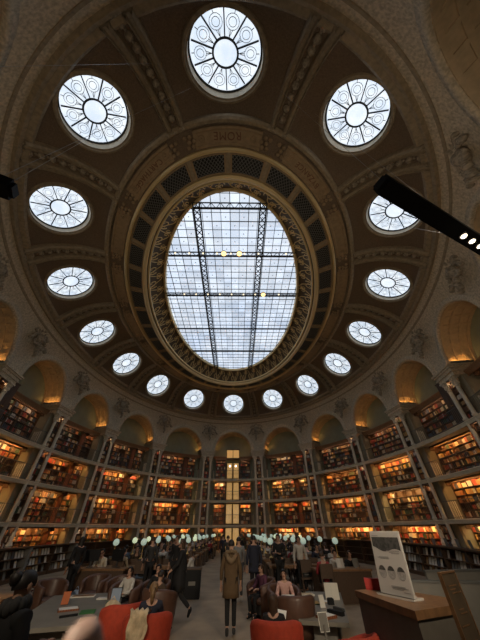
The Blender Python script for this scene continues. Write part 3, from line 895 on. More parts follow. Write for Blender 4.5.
for g, lst in scored.items():
    (kind, lev, ri), k = g
    for i, ok, D, r_ in lst:
        Mx, a, b, z, hh, y, key, _, dep = r_
        for x, w, h, c, yy in fill(r_, i):
            if g in solo:
                o = link('book', book_mesh); o.location = Mx @ Vector((x, yy, z)); o.rotation_euler = (0, 0, Mx.to_euler().z); o.scale = (w, dep - .03, h)
                o.material_slots[0].link = 'OBJECT'; o.material_slots[0].material = BM[c]
                tag(o, '%s volume on %s shelf up, %s, %s' % (BK[c][0], RN[ri], LNAME[lev], bay(k)), 'book', 'volumes on %s shelf, %s, %s case, %s' % (RN[ri], LNAME[lev], kind, bay(k)))
            else:
                if D > 30 and False: continue
                b0 = len(stuff.v)
                for px, py, pz in ((0, 0, 0), (1, 0, 0), (1, 1, 0), (0, 1, 0), (0, 0, 1), (1, 0, 1), (1, 1, 1), (0, 1, 1)):
                    stuff.v.append(tuple(Mx @ Vector((x + px * w, yy + py * (dep - .03), z + pz * h))))
                for q in ((0, 1, 5, 4), (1, 2, 6, 5), (3, 0, 4, 7), (4, 5, 6, 7)): stuff.f.append(tuple(b0 + j for j in q)); stuff.mi.append(c)
o = stuff.build('shelved_books', BM)
tag(o, 'countless old leather and cloth volumes filling the lit gallery bookcases', 'books', kind='stuff')

# ------------------------------------------------------------------ people
def skin_mesh(nodes, edges, root, mats, sub=1, extra=None):
    names = list(nodes); me = bpy.data.meshes.new('skin')
    me.from_pydata([nodes[n][0] for n in names], [(names.index(a), names.index(b)) for a, b in edges], [])
    o = bpy.data.objects.new('tmp', me); COL.objects.link(o)
    o.modifiers.new('s', 'SKIN').use_smooth_shade = True
    sm = o.modifiers.new('d', 'SUBSURF'); sm.levels = sub; sm.render_levels = sub
    for i, n in enumerate(names):
        r = nodes[n][1]; v = me.skin_vertices[0].data[i]
        v.radius = (r, r) if not isinstance(r, tuple) else r
        v.use_root = (n == root)
    dg = bpy.context.evaluated_depsgraph_get()
    out = bpy.data.meshes.new_from_object(o.evaluated_get(dg))
    bpy.data.objects.remove(o)
    vs = [tuple(v.co) for v in out.vertices]; fs = [tuple(p.vertices) for p in out.polygons]; mi = [0] * len(fs)
    bpy.data.meshes.remove(out)
    m = MB(); m.v, m.f, m.mi = vs, fs, mi
    if extra: extra(m)
    return m
def lerp(a, b, t): return tuple(a[i] + (b[i] - a[i]) * t for i in range(3))
def pose(kind):
    J = {}
    if kind in ('sit', 'lounge', 'write'):
        P = Vector((0, 0, .50)) if kind != 'lounge' else Vector((0, -.05, .44))
        lean = {'sit': .06, 'lounge': -.04, 'write': .20}[kind]
        def up(h, y=0): return tuple(P + Vector((0, lean * h / .5 + y, h)))
        J.update(pelvis=tuple(P), waist=up(.17), chest=up(.37), uchest=up(.47), neck=up(.545, .01), skull0=up(.60, .03), skull=up(.665, .045), crown=up(.725, .035))
        for s, x in (('L', -1), ('R', 1)):
            J['sh' + s] = up(.455, 0)[0:1] + up(.455)[1:] if False else (x * .165, up(.455)[1], up(.455)[2])
            J['hip' + s] = (x * .085, P.y + .04, P.z); J['knee' + s] = (x * .12, P.y + .46, P.z + .03)
            J['ank' + s] = (x * .12, P.y + .44, .10); J['toe' + s] = (x * .13, P.y + .58, .045)
            ey = up(.2)[1]
            J['elb' + s] = (x * .24, ey + .10, P.z + .22); J['wri' + s] = (x * .13, ey + .32, P.z + (.27 if kind != 'lounge' else .20))
            J['palm' + s] = (x * .11, ey + .39, P.z + (.275 if kind != 'lounge' else .21)); J['fdir' + s] = (-x * .2, 1, -.25)
    else:
        J.update(pelvis=(0, 0, .92), waist=(0, 0, 1.08), chest=(0, .005, 1.27), uchest=(0, 0, 1.365), neck=(0, .005, 1.44), skull0=(0, .02, 1.495), skull=(0, .032, 1.56), crown=(0, .02, 1.615))
        for s, x in (('L', -1), ('R', 1)):
            J['sh' + s] = (x * .165, 0, 1.355); J['elb' + s] = (x * .235, -.03, 1.10); J['wri' + s] = (x * .245, .04, .88); J['palm' + s] = (x * .245, .06, .80); J['fdir' + s] = (-x * .1, .15, -1)
            J['hip' + s] = (x * .085, 0, .88); J['knee' + s] = (x * .085, .015, .48); J['ank' + s] = (x * .085, -.015, .095); J['toe' + s] = (x * .095, .12, .04)
        if kind == 'walk':
            J['kneeR'] = (.085, .20, .50); J['ankR'] = (.085, .30, .12); J['toeR'] = (.09, .43, .07)
            J['kneeL'] = (-.08, -.06, .48); J['ankL'] = (-.075, -.38, .20); J['toeL'] = (-.075, -.32, .05)
            J['elbL'] = (-.225, .08, 1.12); J['wriL'] = (-.19, .26, .98); J['palmL'] = (-.18, .33, .94); J['elbR'] = (.235, -.14, 1.13); J['wriR'] = (.23, -.16, .90); J['palmR'] = (.225, -.15, .82)
        if kind == 'step':
            J['kneeR'] = (.085, .07, .49); J['ankR'] = (.08, .07, .10); J['toeR'] = (.085, .2, .04); J['kneeL'] = (-.08, -.01, .48); J['ankL'] = (-.075, -.12, .13); J['toeL'] = (-.08, -.01, .045)
        if kind == 'hold':
            for s, x in (('L', -1), ('R', 1)):
                J['elb' + s] = (x * .235, .02, 1.10); J['wri' + s] = (x * .12, .25, 1.12); J['palm' + s] = (x * .09, .32, 1.14); J['fdir' + s] = (-x * .4, 1, .2)
    return J
def figure(kind, hair='short', coat=None, sub=1):
    """meshes of one figure: body, hair, top, trousers, shoe_l, shoe_r"""
    J = pose(kind); out = {}
    R = dict(pelvis=(.125, .10), waist=(.112, .088), chest=(.135, .10), uchest=(.105, .078), neck=.048, skull0=(.058, .062), skull=(.074, .088), crown=(.058, .068))
    N = {n: (J[n], R[n]) for n in R}; Ed = [('pelvis', 'waist'), ('waist', 'chest'), ('chest', 'uchest'), ('uchest', 'neck'), ('neck', 'skull0'), ('skull0', 'skull'), ('skull', 'crown')]
    LR = dict(sh=.052, elb=.039, wri=.026, hip=.083, knee=.052, ank=.036, toe=.033)
    for s in 'LR':
        for n, r in LR.items(): N[n + s] = (J[n + s], r)
        Ed += [('uchest', 'sh' + s), ('sh' + s, 'elb' + s), ('elb' + s, 'wri' + s), ('pelvis', 'hip' + s), ('hip' + s, 'knee' + s), ('knee' + s, 'ank' + s), ('ank' + s, 'toe' + s)]
        p = Vector(J['palm' + s]); N['palm' + s] = (tuple(p), (.032, .018)); Ed.append(('wri' + s, 'palm' + s))
        f = Vector(J['fdir' + s]).normalized(); side_ = f.cross(Vector((0, 0, 1)) if abs(f.z) < .8 else Vector((0, 1, 0))).normalized()
        nrm = side_.cross(f)
        if (nrm.z > 0) == (abs(f.z) < .8): nrm = -nrm
        for i, (o_, L) in enumerate(((-.027, .072), (-.009, .082), (.009, .078), (.027, .062))):
            b = p + side_ * o_ + f * .035; m1 = b + f * (L * .5); t = m1 + f * (L * .42) + nrm * .018
            N['f%d%s' % (i, s)] = (tuple(b), .0095); N['g%d%s' % (i, s)] = (tuple(m1), .0085); N['t%d%s' % (i, s)] = (tuple(t), .007)
            Ed += [('palm' + s, 'f%d%s' % (i, s)), ('f%d%s' % (i, s), 'g%d%s' % (i, s)), ('g%d%s' % (i, s), 't%d%s' % (i, s))]
        inner = 1 if s == 'L' else -1
        sd = side_ if side_.x * inner > 0 else -side_
        b = p + sd * .035 - f * .01; N['th%s' % s] = (tuple(b), .011); N['tt%s' % s] = (tuple(b + sd * .018 + f * .04), .009)
        Ed += [('palm' + s, 'th%s' % s), ('th%s' % s, 'tt%s' % s)]
    sk = Vector(J['skull']); tilt = Vector((0, 1, 0))
    def face(m):
        m.ball(tuple(sk + Vector((0, .092, -.012))), (.013, .02, .022), 6, 5, 0)          # nose
        m.ball(tuple(sk + Vector((0, .068, -.082))), (.032, .03, .026), 8, 5, 0)          # chin
        for x in (-1, 1):
            m.ball(tuple(sk + Vector((x * .031, .079, .010))), (.012, .010, .008), 6, 4, 1)
            m.ball(tuple(sk + Vector((x * .079, .0, -.008))), (.012, .022, .034), 6, 5, 0)
        m.ball(tuple(sk + Vector((0, .086, -.048))), (.024, .010, .007), 6, 4, 2)
    out['body'] = skin_mesh(N, Ed, 'pelvis', None, sub, face).mesh('body', [M['skin'], M['eye'], M['lips']], True)
    # hair: a cap open at the face, with a fall or a knot
    h = MB(); rows = []
    for i in range(9):
        th = PI * .62 * i / 8; row = []
        for j in range(17):
            ph = PI * (.5 + .26) + (2 * PI - PI * .52) * j / 16 if th > .75 else PI / 2 + 2 * PI * j / 16
            row.append(tuple(sk + Vector((.088 * math.sin(th) * math.cos(ph), -.004 + .104 * math.sin(th) * math.sin(ph), .016 + .094 * math.cos(th)))))
        rows.append(row)
    h.quadgrid(rows)
    rows2 = [[tuple(sk + (Vector(p) - sk) * .93) for p in r] for r in rows]; h.quadgrid(rows2, flip=True)
    if hair == 'long':
        rows = []
        for i in range(9):
            f = i / 8; z = .02 - .34 * f
            row = []
            for j in range(13):
                a = PI + PI * j / 12; w = .092 - .03 * f + .05 * f * f; d = .098 - .02 * f
                row.append(tuple(sk + Vector((w * math.cos(a) * (1 + .05 * math.sin(j * 2.3 + i)), -.012 - .02 * f + d * math.sin(a) * (1 - .15 * f), z - .02 * math.sin(j * 1.7)))))
            rows.append(row)
        h.quadgrid(rows); h.quadgrid([[tuple(Vector(p) + Vector((0, .03, 0))) for p in r] for r in rows], flip=True)
    if hair == 'bun': h.ball(tuple(sk + Vector((0, -.10, .06))), (.055, .05, .055), 8, 6)
    if hair == 'tail':
        h.tube([tuple(sk + Vector((0, -.10 - .03 * math.sin(i), .03 - .06 * i))) for i in range(5)], [.035, .045, .042, .034, .015], 7)
    out['hair'] = h.mesh('hair', [HC['dark']], True)
    g = 1.2
    N2 = {n: (J[n], tuple(x * g for x in R[n])) for n in ('waist', 'chest', 'uchest')}; N2['hem'] = (lerp(J['pelvis'], J['waist'], .15), (.15, .125))
    N2['uchest'] = (J['uchest'], (.15, .098)); N2['collar'] = (lerp(J['uchest'], J['neck'], .80), (.074, .068))
    E2 = [('hem', 'waist'), ('waist', 'chest'), ('chest', 'uchest'), ('uchest', 'collar')]
    for s in 'LR':
        N2['sh' + s] = (J['sh' + s], .068); N2['elb' + s] = (J['elb' + s], .054); N2['cuff' + s] = (lerp(J['elb' + s], J['wri' + s], .93), .042)
        E2 += [('uchest', 'sh' + s), ('sh' + s, 'elb' + s), ('elb' + s, 'cuff' + s)]
    def skirt(m):
        if not coat: return
        hem, w0, w1 = coat
        prof = [(1.40, .115, .085), (1.34, .175, .115), (1.22, .185, .130), (1.05, .175, .14), (.92, w0, .172), (.72, (w0 + w1) / 2, .18), (hem, w1, .185), (hem - .005, w1 - .02, .16)]
        rows = []
        for z, a, b in prof:
            rows.append([(a * math.cos(2 * PI * j / 20), b * math.sin(2 * PI * j / 20) * (1 if z > .9 else 1 + .04 * math.sin(j * 2.5)), z) for j in range(20)])
        m.quadgrid(rows[::-1], close=True)
    out['top'] = skin_mesh(N2, E2, 'waist', None, sub, skirt).mesh('top', [CL['black']], True)
    N3 = {'pelvis': (J['pelvis'], (.142, .122))}; E3 = []
    for s in 'LR':
        N3['hip' + s] = (J['hip' + s], .096); N3['knee' + s] = (J['knee' + s], .064); N3['cuff' + s] = (lerp(J['knee' + s], J['ank' + s], .9), .052)
        E3 += [('pelvis', 'hip' + s), ('hip' + s, 'knee' + s), ('knee' + s, 'cuff' + s)]
    out['trousers'] = skin_mesh(N3, E3, 'pelvis', None, sub).mesh('trousers', [CL['charcoal']], True)
    for s in 'LR':
        a, t = Vector(J['ank' + s]), Vector(J['toe' + s]); hl = a + (a - t) * .35; hl.z = a.z - .05
        N4 = {'a': (tuple(a + Vector((0, 0, .06))), .048), 'b': (tuple(a - Vector((0, 0, .03))), .046), 'c': (tuple(t - Vector((0, 0, .004))), (.042, .036)), 'd': (tuple(hl), .034)}
        out['shoe' + s] = skin_mesh(N4, [('a', 'b'), ('b', 'c'), ('b', 'd')], 'b', None, sub).mesh('shoe', [CL['black']], True)
    return out
FIG = {}
def fig(kind, hair, coat=None, sub=1):
    key = (kind, hair, coat, sub)
    if key not in FIG: FIG[key] = figure(kind, hair, coat, sub)
    return FIG[key]
NPEOPLE = 0
def person(kind, hair, loc, rz, label, top='black', trousers='charcoal', hairc='dark', skin='skin', group=None, coat=None, scale=1., shoes='black', parts=('body', 'hair', 'top', 'trousers', 'shoeL', 'shoeR'), sub=1):
    f = fig(kind, hair, coat, sub)
    t = thing('person', label, 'person', loc, rz, group); t.scale = (scale,) * 3
    for p in parts:
        o = link({'shoeL': 'shoe', 'shoeR': 'shoe', 'top': 'coat' if coat else 'top'}.get(p, p), f[p], t)
        m = {'body': M[skin], 'hair': HC[hairc], 'top': CL[top], 'trousers': CL[trousers], 'shoeL': CL[shoes], 'shoeR': CL[shoes]}[p]
        o.material_slots[0].link = 'OBJECT'; o.material_slots[0].material = m
    return t

# ------------------------------------------------------------------ furniture
def chair_mesh():
    m = MB(); m.box((0, 0, .45), (.44, .42, .05)); m.box((0, -.20, .78), (.42, .035, .34))
    for x in (-1, 1):
        m.bar((x * .19, .18, 0), (x * .19, .18, .43), .035); m.bar((x * .19, -.19, 0), (x * .19, -.22, .95), .035)
    return m.mesh('chair', [M['wood_dark']])
CHM = chair_mesh()
# reading table with leg panels and a low spine
def table_proto(w, d):
    t = thing('reading_table', 'x', 'table')
    m = MB(); m.box((0, 0, .745), (w, d, .05)); m.box((0, 0, .70), (w - .1, d - .1, .05)); m.build('tabletop', M['wood_mid'], t)
    for sx in (-1, 1):
        m = MB(); m.box((sx * (w / 2 - .12), 0, .34), (.08, d - .16, .68)); m.box((sx * (w / 2 - .12), 0, .03), (.14, d - .06, .06)); m.build('leg_panel', M['wood_dark'], t)
    m = MB(); m.box((0, 0, .85), (w - .3, .05, .17)); m.build('spine_shelf', M['wood_dark'], t)
    return reg(t)
TW, TD = 3.5, 1.25
tp = table_proto(TW, TD)
def lamp_proto():
    t = thing('table_lamp', 'x', 'lamp')
    m = MB(); m.lathe([(.09, 0), (.09, .02), (.03, .05), (.018, .12)], n=10); m.build('base', M['brass'], t)
    m = MB(); m.lathe([(.014, .1), (.014, .44)], n=8); m.build('stem', M['brass'], t)
    m = MB(); m.lathe([(.03, .40), (.085, .42), (.118, .47), (.122, .52), (.10, .575), (.055, .61), (.02, .62)], n=14); m.build('shade', M['opal'], t, True)
    return reg(t)
lp = lamp_proto(); lampfirst = True
TORD = ['first', 'second', 'third', 'fourth', 'fifth', 'sixth', 'seventh', 'eighth', 'ninth']
CLOTHW = ['black'] * 9 + ['navy'] * 4 + ['charcoal'] * 5 + ['grey'] * 4 + ['white'] * 8 + ['beige', 'brown', 'brown', 'red', 'cream', 'blue', 'plum', 'olive']
tfirst = True
rp = random.Random(21)
lapm = MB(); lapm.box((0, 0, .01), (.33, .23, .018)); lapm.bar((0, .115, .015), (0, .19, .24), .33, .012, up=(0, 1, 0)); laptop_mesh = lapm.mesh('laptop', [M['steel']])
papm = MB(); papm.box((0, 0, .004), (.21, .30, .008)); paper_mesh = papm.mesh('paper_sheet', [M['paper']])
for sg, sd in ((-1, 'non-poster side'), (1, 'poster side')):
    for i in range(8):
        y = -4.7 + 2.5 * i
        cx = (-3.35 if sg < 0 else 3.55)
        if i > 5: cx *= .92
        ts = 'the %s reading table from the lounge, %s' % (TORD[i], sd)
        lb = 'dark wooden reading table with lamps, %s of its row from the lounge, %s' % (TORD[i], sd)
        if tfirst: tfirst = False; o = tp; o.location = (cx, y, 0); o['label'] = lb; o['group'] = 'reading tables in two rows'
        else: o = dup(tp, (cx, y, 0), 0, lb, 'reading tables in two rows')
        for j, lx in enumerate((-1.15, 0.0, 1.5) if sg < 0 else (-1.6, -.2, 1.15)):
            P = (cx + lx, y, .9355)
            if not in_view(P): continue
            br = rp.random() < .22
            lbl = '%s opal lamp on %s' % (('lift-aisle', 'middle', 'outer')[(2 - j) if sg < 0 else j] + (' bright' if br else ' pale green'), ts)
            if lampfirst: lampfirst = False; l = lp; l.location = P; l['label'] = lbl; l['group'] = 'opal lamps on the reading tables'
            else: l = dup(lp, P, 0, lbl, 'opal lamps on the reading tables', mats={'shade': M['opal_bright']} if br else None)
        seats = [(-1.25, -1), (-.45, -1), (.4, -1), (1.25, -1), (-1.2, 1), (-.4, 1), (.42, 1), (1.2, 1)]
        for si, (sx, sy) in enumerate(seats):
            if i == 0 and sy < 0 and abs(sx) > 1: continue
            if rp.random() < (.06 if i < 5 else .15): continue
            pos = Vector((cx + sx + rp.uniform(-.08, .08), y + sy * (TD / 2 + .20), 0))
            if not in_view(pos + Vector((0, 0, 1.1)), -1): continue
            rz = 0 if sy < 0 else PI
            c = rp.choice(CLOTHW); hr = rp.choice(['short', 'long', 'short', 'long', 'bun', 'tail']); hc = rp.choice(['dark', 'dark', 'brown', 'brown', 'light', 'dark'])
            sc_ = rp.uniform(.96, 1.08)
            face_ = 'back turned' if sy < 0 else 'facing lounge'
            person(rp.choice(['sit', 'write', 'sit']), hr, pos, rz + rp.uniform(-.3, .3), 'reader in %s top, %s %s hair, %s, %s' % (c, 'long' if hr in ('long', 'tail') else 'short', hc, face_, ts.replace('the ', '').replace('reading ', '').replace('from the lounge', 'from lounge')),
                   c, rp.choice(['black', 'charcoal', 'navy', 'blue']), hc, rp.choice(['skin', 'skin2']), 'readers at %s' % ts, scale=sc_, parts=('body', 'hair', 'top', 'trousers'))
            if in_view(pos + Vector((0, 0, .7))) and i < 4:
                ch = link('chair', CHM); ch.location = pos - Vector((0, sy * -.06, 0)) + Vector((0, -.02 * sy, 0)); ch.location = pos + Vector((0, sy * .03, 0)); ch.rotation_euler = (0, 0, rz)
                tag(ch, 'dark wooden reading chair drawn up to %s' % ts, 'chair', 'chairs at %s' % ts)
            q = Vector((pos.x, y + sy * .33, .7705)); k_ = rp.random()
            if i < 4 and k_ < .5:
                o = link('laptop', laptop_mesh); o.location = q; o.rotation_euler = (0, 0, rz); tag(o, 'open grey laptop on %s' % ts, 'laptop', 'laptops on %s' % ts)
            elif i < 4 and k_ < .85:
                o = link('paper_sheet', paper_mesh); o.location = q; o.rotation_euler = (0, 0, rz + rp.uniform(-.3, .3)); tag(o, 'white sheet of paper lying on %s' % ts, 'paper', 'papers on %s' % ts)

# tub armchairs
def tub_chair(mt, r=.41, hb=.74, ha=.60, seat=.40):
    t = thing('tub_armchair', 'x', 'armchair')
    m = MB(); rows = []
    n = 22
    for i in range(n + 1):
        a = PI * (-1.25) + PI * 1.5 * i / n          # open towards +y
        a = -PI / 2 + (i / n - .5) * 2 * PI * .74
        f = abs(i / n - .5) * 2
        h = hb + (ha - hb) * max(0, (f - .35) / .65) ** 1.2
        c, s_ = math.cos(a), math.sin(a)
        row = []
        for rr, z in ((r - .09, .10), (r - .10, h - .04), (r - .085, h - .005), (r - .05, h + .012), (r - .012, h), (r + .01, h - .05), (r - .02, .3), (r - .07, .08), (r - .09, .10)):
            row.append((rr * c, rr * s_, z))
        rows.append(row)
    m.quadgrid(rows)
    for e in (0, n):
        b = e * 9; q = [b + j for j in range(8)]; m.f.append(tuple(q if e else q[::-1])); m.mi.append(0)
    m.build('shell', mt, t, True)
    m = MB(); m.lathe([(r - .13, seat - .14), (r - .10, seat - .10), (r - .10, seat - .03), (r - .14, seat), (.02, seat + .015)], c=(0, .03, 0), n=20); m.build('seat_cushion', mt, t, True)
    m = MB(); m.lathe([(r - .12, .09), (r - .12, seat - .13)], n=18); m.build('plinth', M['charcoal'], t)
    for x in (-1, 1):
        for y in (-1, 1):
            m = MB(); m.lathe([(.018, 0), (.026, .10)], c=(x * .2, y * .2, 0), n=8); m.build('leg', M['wood_dark'], t)
    return t
red = reg(tub_chair(M['red_velvet'])); brn = reg(tub_chair(M['brown_leather'], .42, .74, .62))
REDS = [((-1.0, -11.98), .25, 'red velvet tub armchair with a beige garment over its back'),
        ((-1.68, -11.28), .55, 'red velvet tub armchair behind the one with the beige garment'),
        ((1.17, -12.50), -.15, 'red velvet tub armchair holding the long-haired reader by the aisle'),
        ((2.05, -13.32), .5, 'red velvet tub armchair drawn up to the book-strewn table by the counter')]
for i, ((x, y), rz, lb) in enumerate(REDS):
    if i == 0: o = red; o.location = (x, y, 0); o.rotation_euler = (0, 0, rz); o['label'] = lb; o['group'] = 'red tub armchairs'
    else: dup(red, (x, y, 0), rz, lb, 'red tub armchairs')
BRNS = [((1.80, -10.62), .1, 'brown leather tub armchair directly behind the long-haired reader'),
        ((1.72, -9.62), 3.3, 'brown leather tub armchair of the reader in white and pink'),
        ((1.24, -8.36), 2.2, 'brown leather tub armchair under the person in plum by the aisle'),
        ((-1.32, -9.72), -.4, 'brown leather tub armchair by the aisle under two dark-clad people'),
        ((-2.45, -8.85), 3.0, 'brown leather tub armchair of the reader in a white jumper'),
        ((-3.0, -7.75), 2.6, 'brown leather tub armchair just beyond the reader in white'),
        ((-3.85, -7.45), 2.9, 'brown leather tub armchair at the far edge of the magazine table'),
        ((-4.7, -8.35), -2.3, 'brown leather tub armchair beside the journals and the low table')]
for i, ((x, y), rz, lb) in enumerate(BRNS):
    if i == 0: o = brn; o.location = (x, y, 0); o.rotation_euler = (0, 0, rz); o['label'] = lb; o['group'] = 'brown tub armchairs'
    else: dup(brn, (x, y, 0), rz, lb, 'brown tub armchairs')
def cloth_drape(name, loc, rz, w, h, mt, label, cat):
    m = MB(); rows = []
    for i in range(15):
        f = i / 14; row = []
        for j in range(13):
            g = j / 12 - .5; rr = .0
            if f < .35: y, z = .10 - .16 * f / .35, .02 + .035 * math.sin(PI * f / .35)
            else: y, z = -.06 - .02 * math.sin(f * 9 + j), .0 - h * (f - .35) / .65 * (1 - .35 * abs(g) - .1 * math.sin(j * 1.9))
            row.append((w * g * (1 + .12 * math.sin(i * .9)), y - .035 * abs(math.sin(j * 1.45 + i * .4)) - .25 * g * g * w, z + .02 * math.sin(j * 2.1)))
        rows.append(row)
    m.quadgrid(rows); m.quadgrid([[(p[0], p[1] + .018, p[2] - .012) for p in r] for r in rows], flip=True)
    o = m.build(name, mt, None, True); o.location = loc; o.rotation_euler = (0, 0, rz); return tag(o, label, cat)
cloth_drape('draped_coat', (-1.06, -12.36, .755), .05, .30, .36, M['beige_cloth'], 'crumpled beige coat hanging over the back of a red armchair', 'coat')

# magazine tables
def low_table(name, c, w, d, h, rz, label):
    t = thing(name, label, 'table', (*c, 0), rz)
    m = MB(); m.box((0, 0, h - .03), (w, d, .06)); m.build('tabletop', M['grey_table'], t)
    m = MB(); m.box((0, 0, h / 2 - .05), (w - .5, d - .5, h - .12)); m.box((0, 0, .02), (w - .3, d - .3, .04)); m.build('plinth', M['grey'], t); return t
low_table('low_table', (-3.2, -9.8), 1.85, 3.3, .45, .25, 'long low grey-brown table strewn with magazines, across the aisle from poster')
low_table('low_table', (2.62, -9.75), .95, 3.1, .45, -.26, 'long low grey-brown table strewn with books beside the counter')
def flat(name, c, w, d, h, rz, mt, label, cat, group=None, tilt=0):
    m = MB(); m.box((0, 0, h / 2), (w, d, h), 0); m.box((0, 0, h + .0005), (w * .9, d * .9, .002), 1)
    o = m.build(name, mt if isinstance(mt, list) else [mt, mt]); o.location = c; o.rotation_euler = (tilt, 0, rz); return tag(o, label, cat, group)
TL, TR = .4505, .4505
flat('magazine', (-3.25, -10.15, TL), .42, .30, .03, .5, [M['wood_red'], M['paper']], 'open cream magazine with brown cover on the long low table', 'magazine')
flat('magazine', (-3.62, -8.65, TL), .60, .26, .02, .2, [M['paper'], M['wood_mid']], 'long spread-open magazine at the far end of the low table', 'magazine')
flat('magazine', (-2.95, -8.95, TL), .30, .22, .02, .1, [M['paper'], M['white']], 'small white leaflet lying alone on the low table', 'leaflet')
flat('magazine', (-2.42, -11.05, TL), .30, .40, .02, .3, [M['paper'], M['beige_cloth']], 'pale printed sheet at the near end of the low table', 'leaflet')
flat('magazine', (-2.95, -10.72, TL), .34, .05, .03, .6, [M['black'], M['black']], 'narrow black case lying on the low table beside green folder', 'case')
flat('folder', (-2.72, -10.35, TL), .30, .34, .015, .3, [M['green'], M['green']], 'bright green folder lying flat on the low table, larger one', 'folder')
flat('folder', (-2.55, -9.45, TL), .24, .30, .015, .3, [M['green'], M['green']], 'dark green folder on the low table beneath the tablet', 'folder')
o = flat('book', (-3.62, -9.62, TL + .11), .16, .22, .02, .4, [M['orange'], M['orange']], 'orange book propped upright on the long low table', 'book', tilt=1.2)
o = flat('tablet', (-2.42, -9.62, TL + .135), .24, .30, .015, .3, [M['charcoal'], M['tablet_blue']], 'pale blue tablet propped up on the low table by red chair', 'tablet', tilt=1.1)
m = MB(); m.ball((0, 0, .09), (.16, .12, .10), 10, 7); m.ball((.10, .02, .07), (.10, .09, .08), 8, 6); m.tube([(-.06, 0, .17), (0, 0, .24), (.06, 0, .17)], .012, 5)
o = m.build('handbag', M['beige_cloth'], None, True); o.location = (-2.2, -10.4, TL); tag(o, 'small tan handbag on the low table next to red armchair', 'bag')
# books on the counter-side table
flat('book', (2.35, -11.0, TR), .34, .26, .04, .5, [M['wood_red'], M['paper']], 'open book with red cover on the table by the counter', 'book')
flat('book', (2.62, -10.75, TR), .36, .10, .06, -.9, [M['black'], M['black']], 'thick black book lying on the table by the counter', 'book')
flat('book', (2.78, -10.45, TR), .28, .07, .05, -1.1, [M['charcoal'], M['charcoal']], 'slim charcoal book beside the thick black one on the table', 'book')
flat('magazine', (2.42, -9.7, TR), .26, .34, .015, .1, [M['olive'] if 'olive' in M else BM[6], BM[7]], 'olive and ochre magazine on the table by the counter', 'magazine')
flat('magazine', (2.72, -9.55, TR), .22, .30, .012, -.2, [BM[7], M['paper']], 'cream magazine with ochre edge on the table by the counter', 'magazine')
flat('magazine', (2.35, -8.75, TR), .55, .28, .03, .1, [M['paper'], M['beige_cloth']], 'pale scarf-like spread of papers at the far table end', 'papers')
flat('card', (2.5, -10.15, TR + .10), .13, .20, .006, .3, [M['white'], M['paper']], 'white card standing upright on the table by the counter', 'card', tilt=1.35)
flat('card', (2.0, -12.2, .62), .17, .22, .006, .25, [M['paper'], M['grey']], 'grey notice card on a slim stand between the red armchairs', 'card', tilt=1.4)
m = MB(); m.bar((0, 0, 0), (0, 0, .60), .03); m.box((0, 0, .01), (.25, .25, .02)); o = m.build('card_stand', M['grey']); o.location = (2.0, -12.23, 0); tag(o, 'slim grey stand holding a notice card between the red armchairs', 'stand')
for i, (dx, rzz) in enumerate(((-.12, .35), (.12, -.35))):
    pass
m = MB()
for sx in (-1, 1): m.bar((0, 0, 0), (sx * .17, .05, 0), .012, .30, up=(0, 0, 1)); 
o = m.build('open_book', M['paper']); o.location = (2.98, -9.35, TR + .15); o.rotation_euler = (-.1, 0, -.2); tag(o, 'tall open book standing upright on the table near the counter corner', 'book')
m = MB(); m.box((0, 0, .05), (.14, .10, .10)); m.box((0, 0, .105), (.10, .07, .01)); o = m.build('small_box', M['black']); o.location = (2.78, -9.85, TR); tag(o, 'small black box in front of the standing open book', 'box')

# counters -------------------------------------------------------------
def counter(name, pts, h, label, over=.05, th=.07):
    t = thing(name, label, 'counter', (pts[0][0], pts[0][1], 0))
    b = Vector((pts[0][0], pts[0][1], 0)); n = len(pts)
    cx = sum(p[0] for p in pts) / n; cy = sum(p[1] for p in pts) / n
    def prism(m, s, z0, z1):
        P = [(cx + (p[0] - cx) * s - b.x, cy + (p[1] - cy) * s - b.y) for p in pts]; k = len(m.v)
        m.v += [(x, y, z0) for x, y in P] + [(x, y, z1) for x, y in P]
        m.f += [tuple(k + i for i in range(n))[::-1], tuple(k + n + i for i in range(n))] + [(k + i, k + (i + 1) % n, k + n + (i + 1) % n, k + n + i) for i in range(n)]; m.mi += [0] * (n + 2)
    m = MB(); prism(m, .955, .08, h - th); prism(m, .90, 0, .08); m.build('front_panel', M['counter_front'], t)
    m = MB(); prism(m, 1, h - th, h); m.build('worktop', M['wood_mid'], t); return t
counter('reception_counter', [(2.54, -14.43), (3.18, -14.16), (3.36, -13.72), (2.9, -13.0), (2.33, -13.14)], 1.1, 'angled counter with wooden top and grey-brown front carrying the poster')
counter('reception_counter', [(-2.72, -13.5), (-2.78, -13.02), (-4.7, -13.3), (-4.6, -14.5)], 1.08, 'grey-fronted wood-topped counter close beside the dark-haired figure in black')
# poster in an acrylic holder
pb = Vector((2.70, -13.72, 1.1005)); prz = math.atan2(-.52, .24)
prz = math.atan2(-13.98 + 13.46, 2.83 - 2.59)
t = thing('poster_stand', 'white printed poster in a clear stand on the wooden counter', 'sign', pb, prz)
PWD, PH = .52, .66
Rt = Matrix.Rotation(-.12, 4, 'X')
m = MB(); m.box((0, .012, PH / 2 + .01), (PWD + .02, .008, PH + .03), M=Rt); m.box((0, .05, .01), (PWD + .02, .22, .02)); m.bar((0, .14, .02), (0, .05, PH * .6), .04, .01); m.build('holder', M['acrylic'], t)
m = MB(); m.box((0, 0, PH / 2 + .01), (PWD, .006, PH), M=Rt); bd = m.build('printed_sheet', M['poster'], t)
m = MB(); pts = []
rows = [[(-PWD * .46 + PWD * .92 * i / 14, -.005, z(i)) for i in range(15)] for z in (lambda i: PH * (.74 + .035 * math.sin(i * .5 + 2)) - .03 * (i / 14), lambda i: PH * .93)]
rows = [[tuple(Rt @ Vector(p)) for p in r] for r in rows]; m.quadgrid(rows[::1]); m.build('printed_picture', M['print_dark'], bd)
m = MB()
def ink(x, z, w, h): m.box((x, -.0055, z), (w, .002, h), M=Rt)
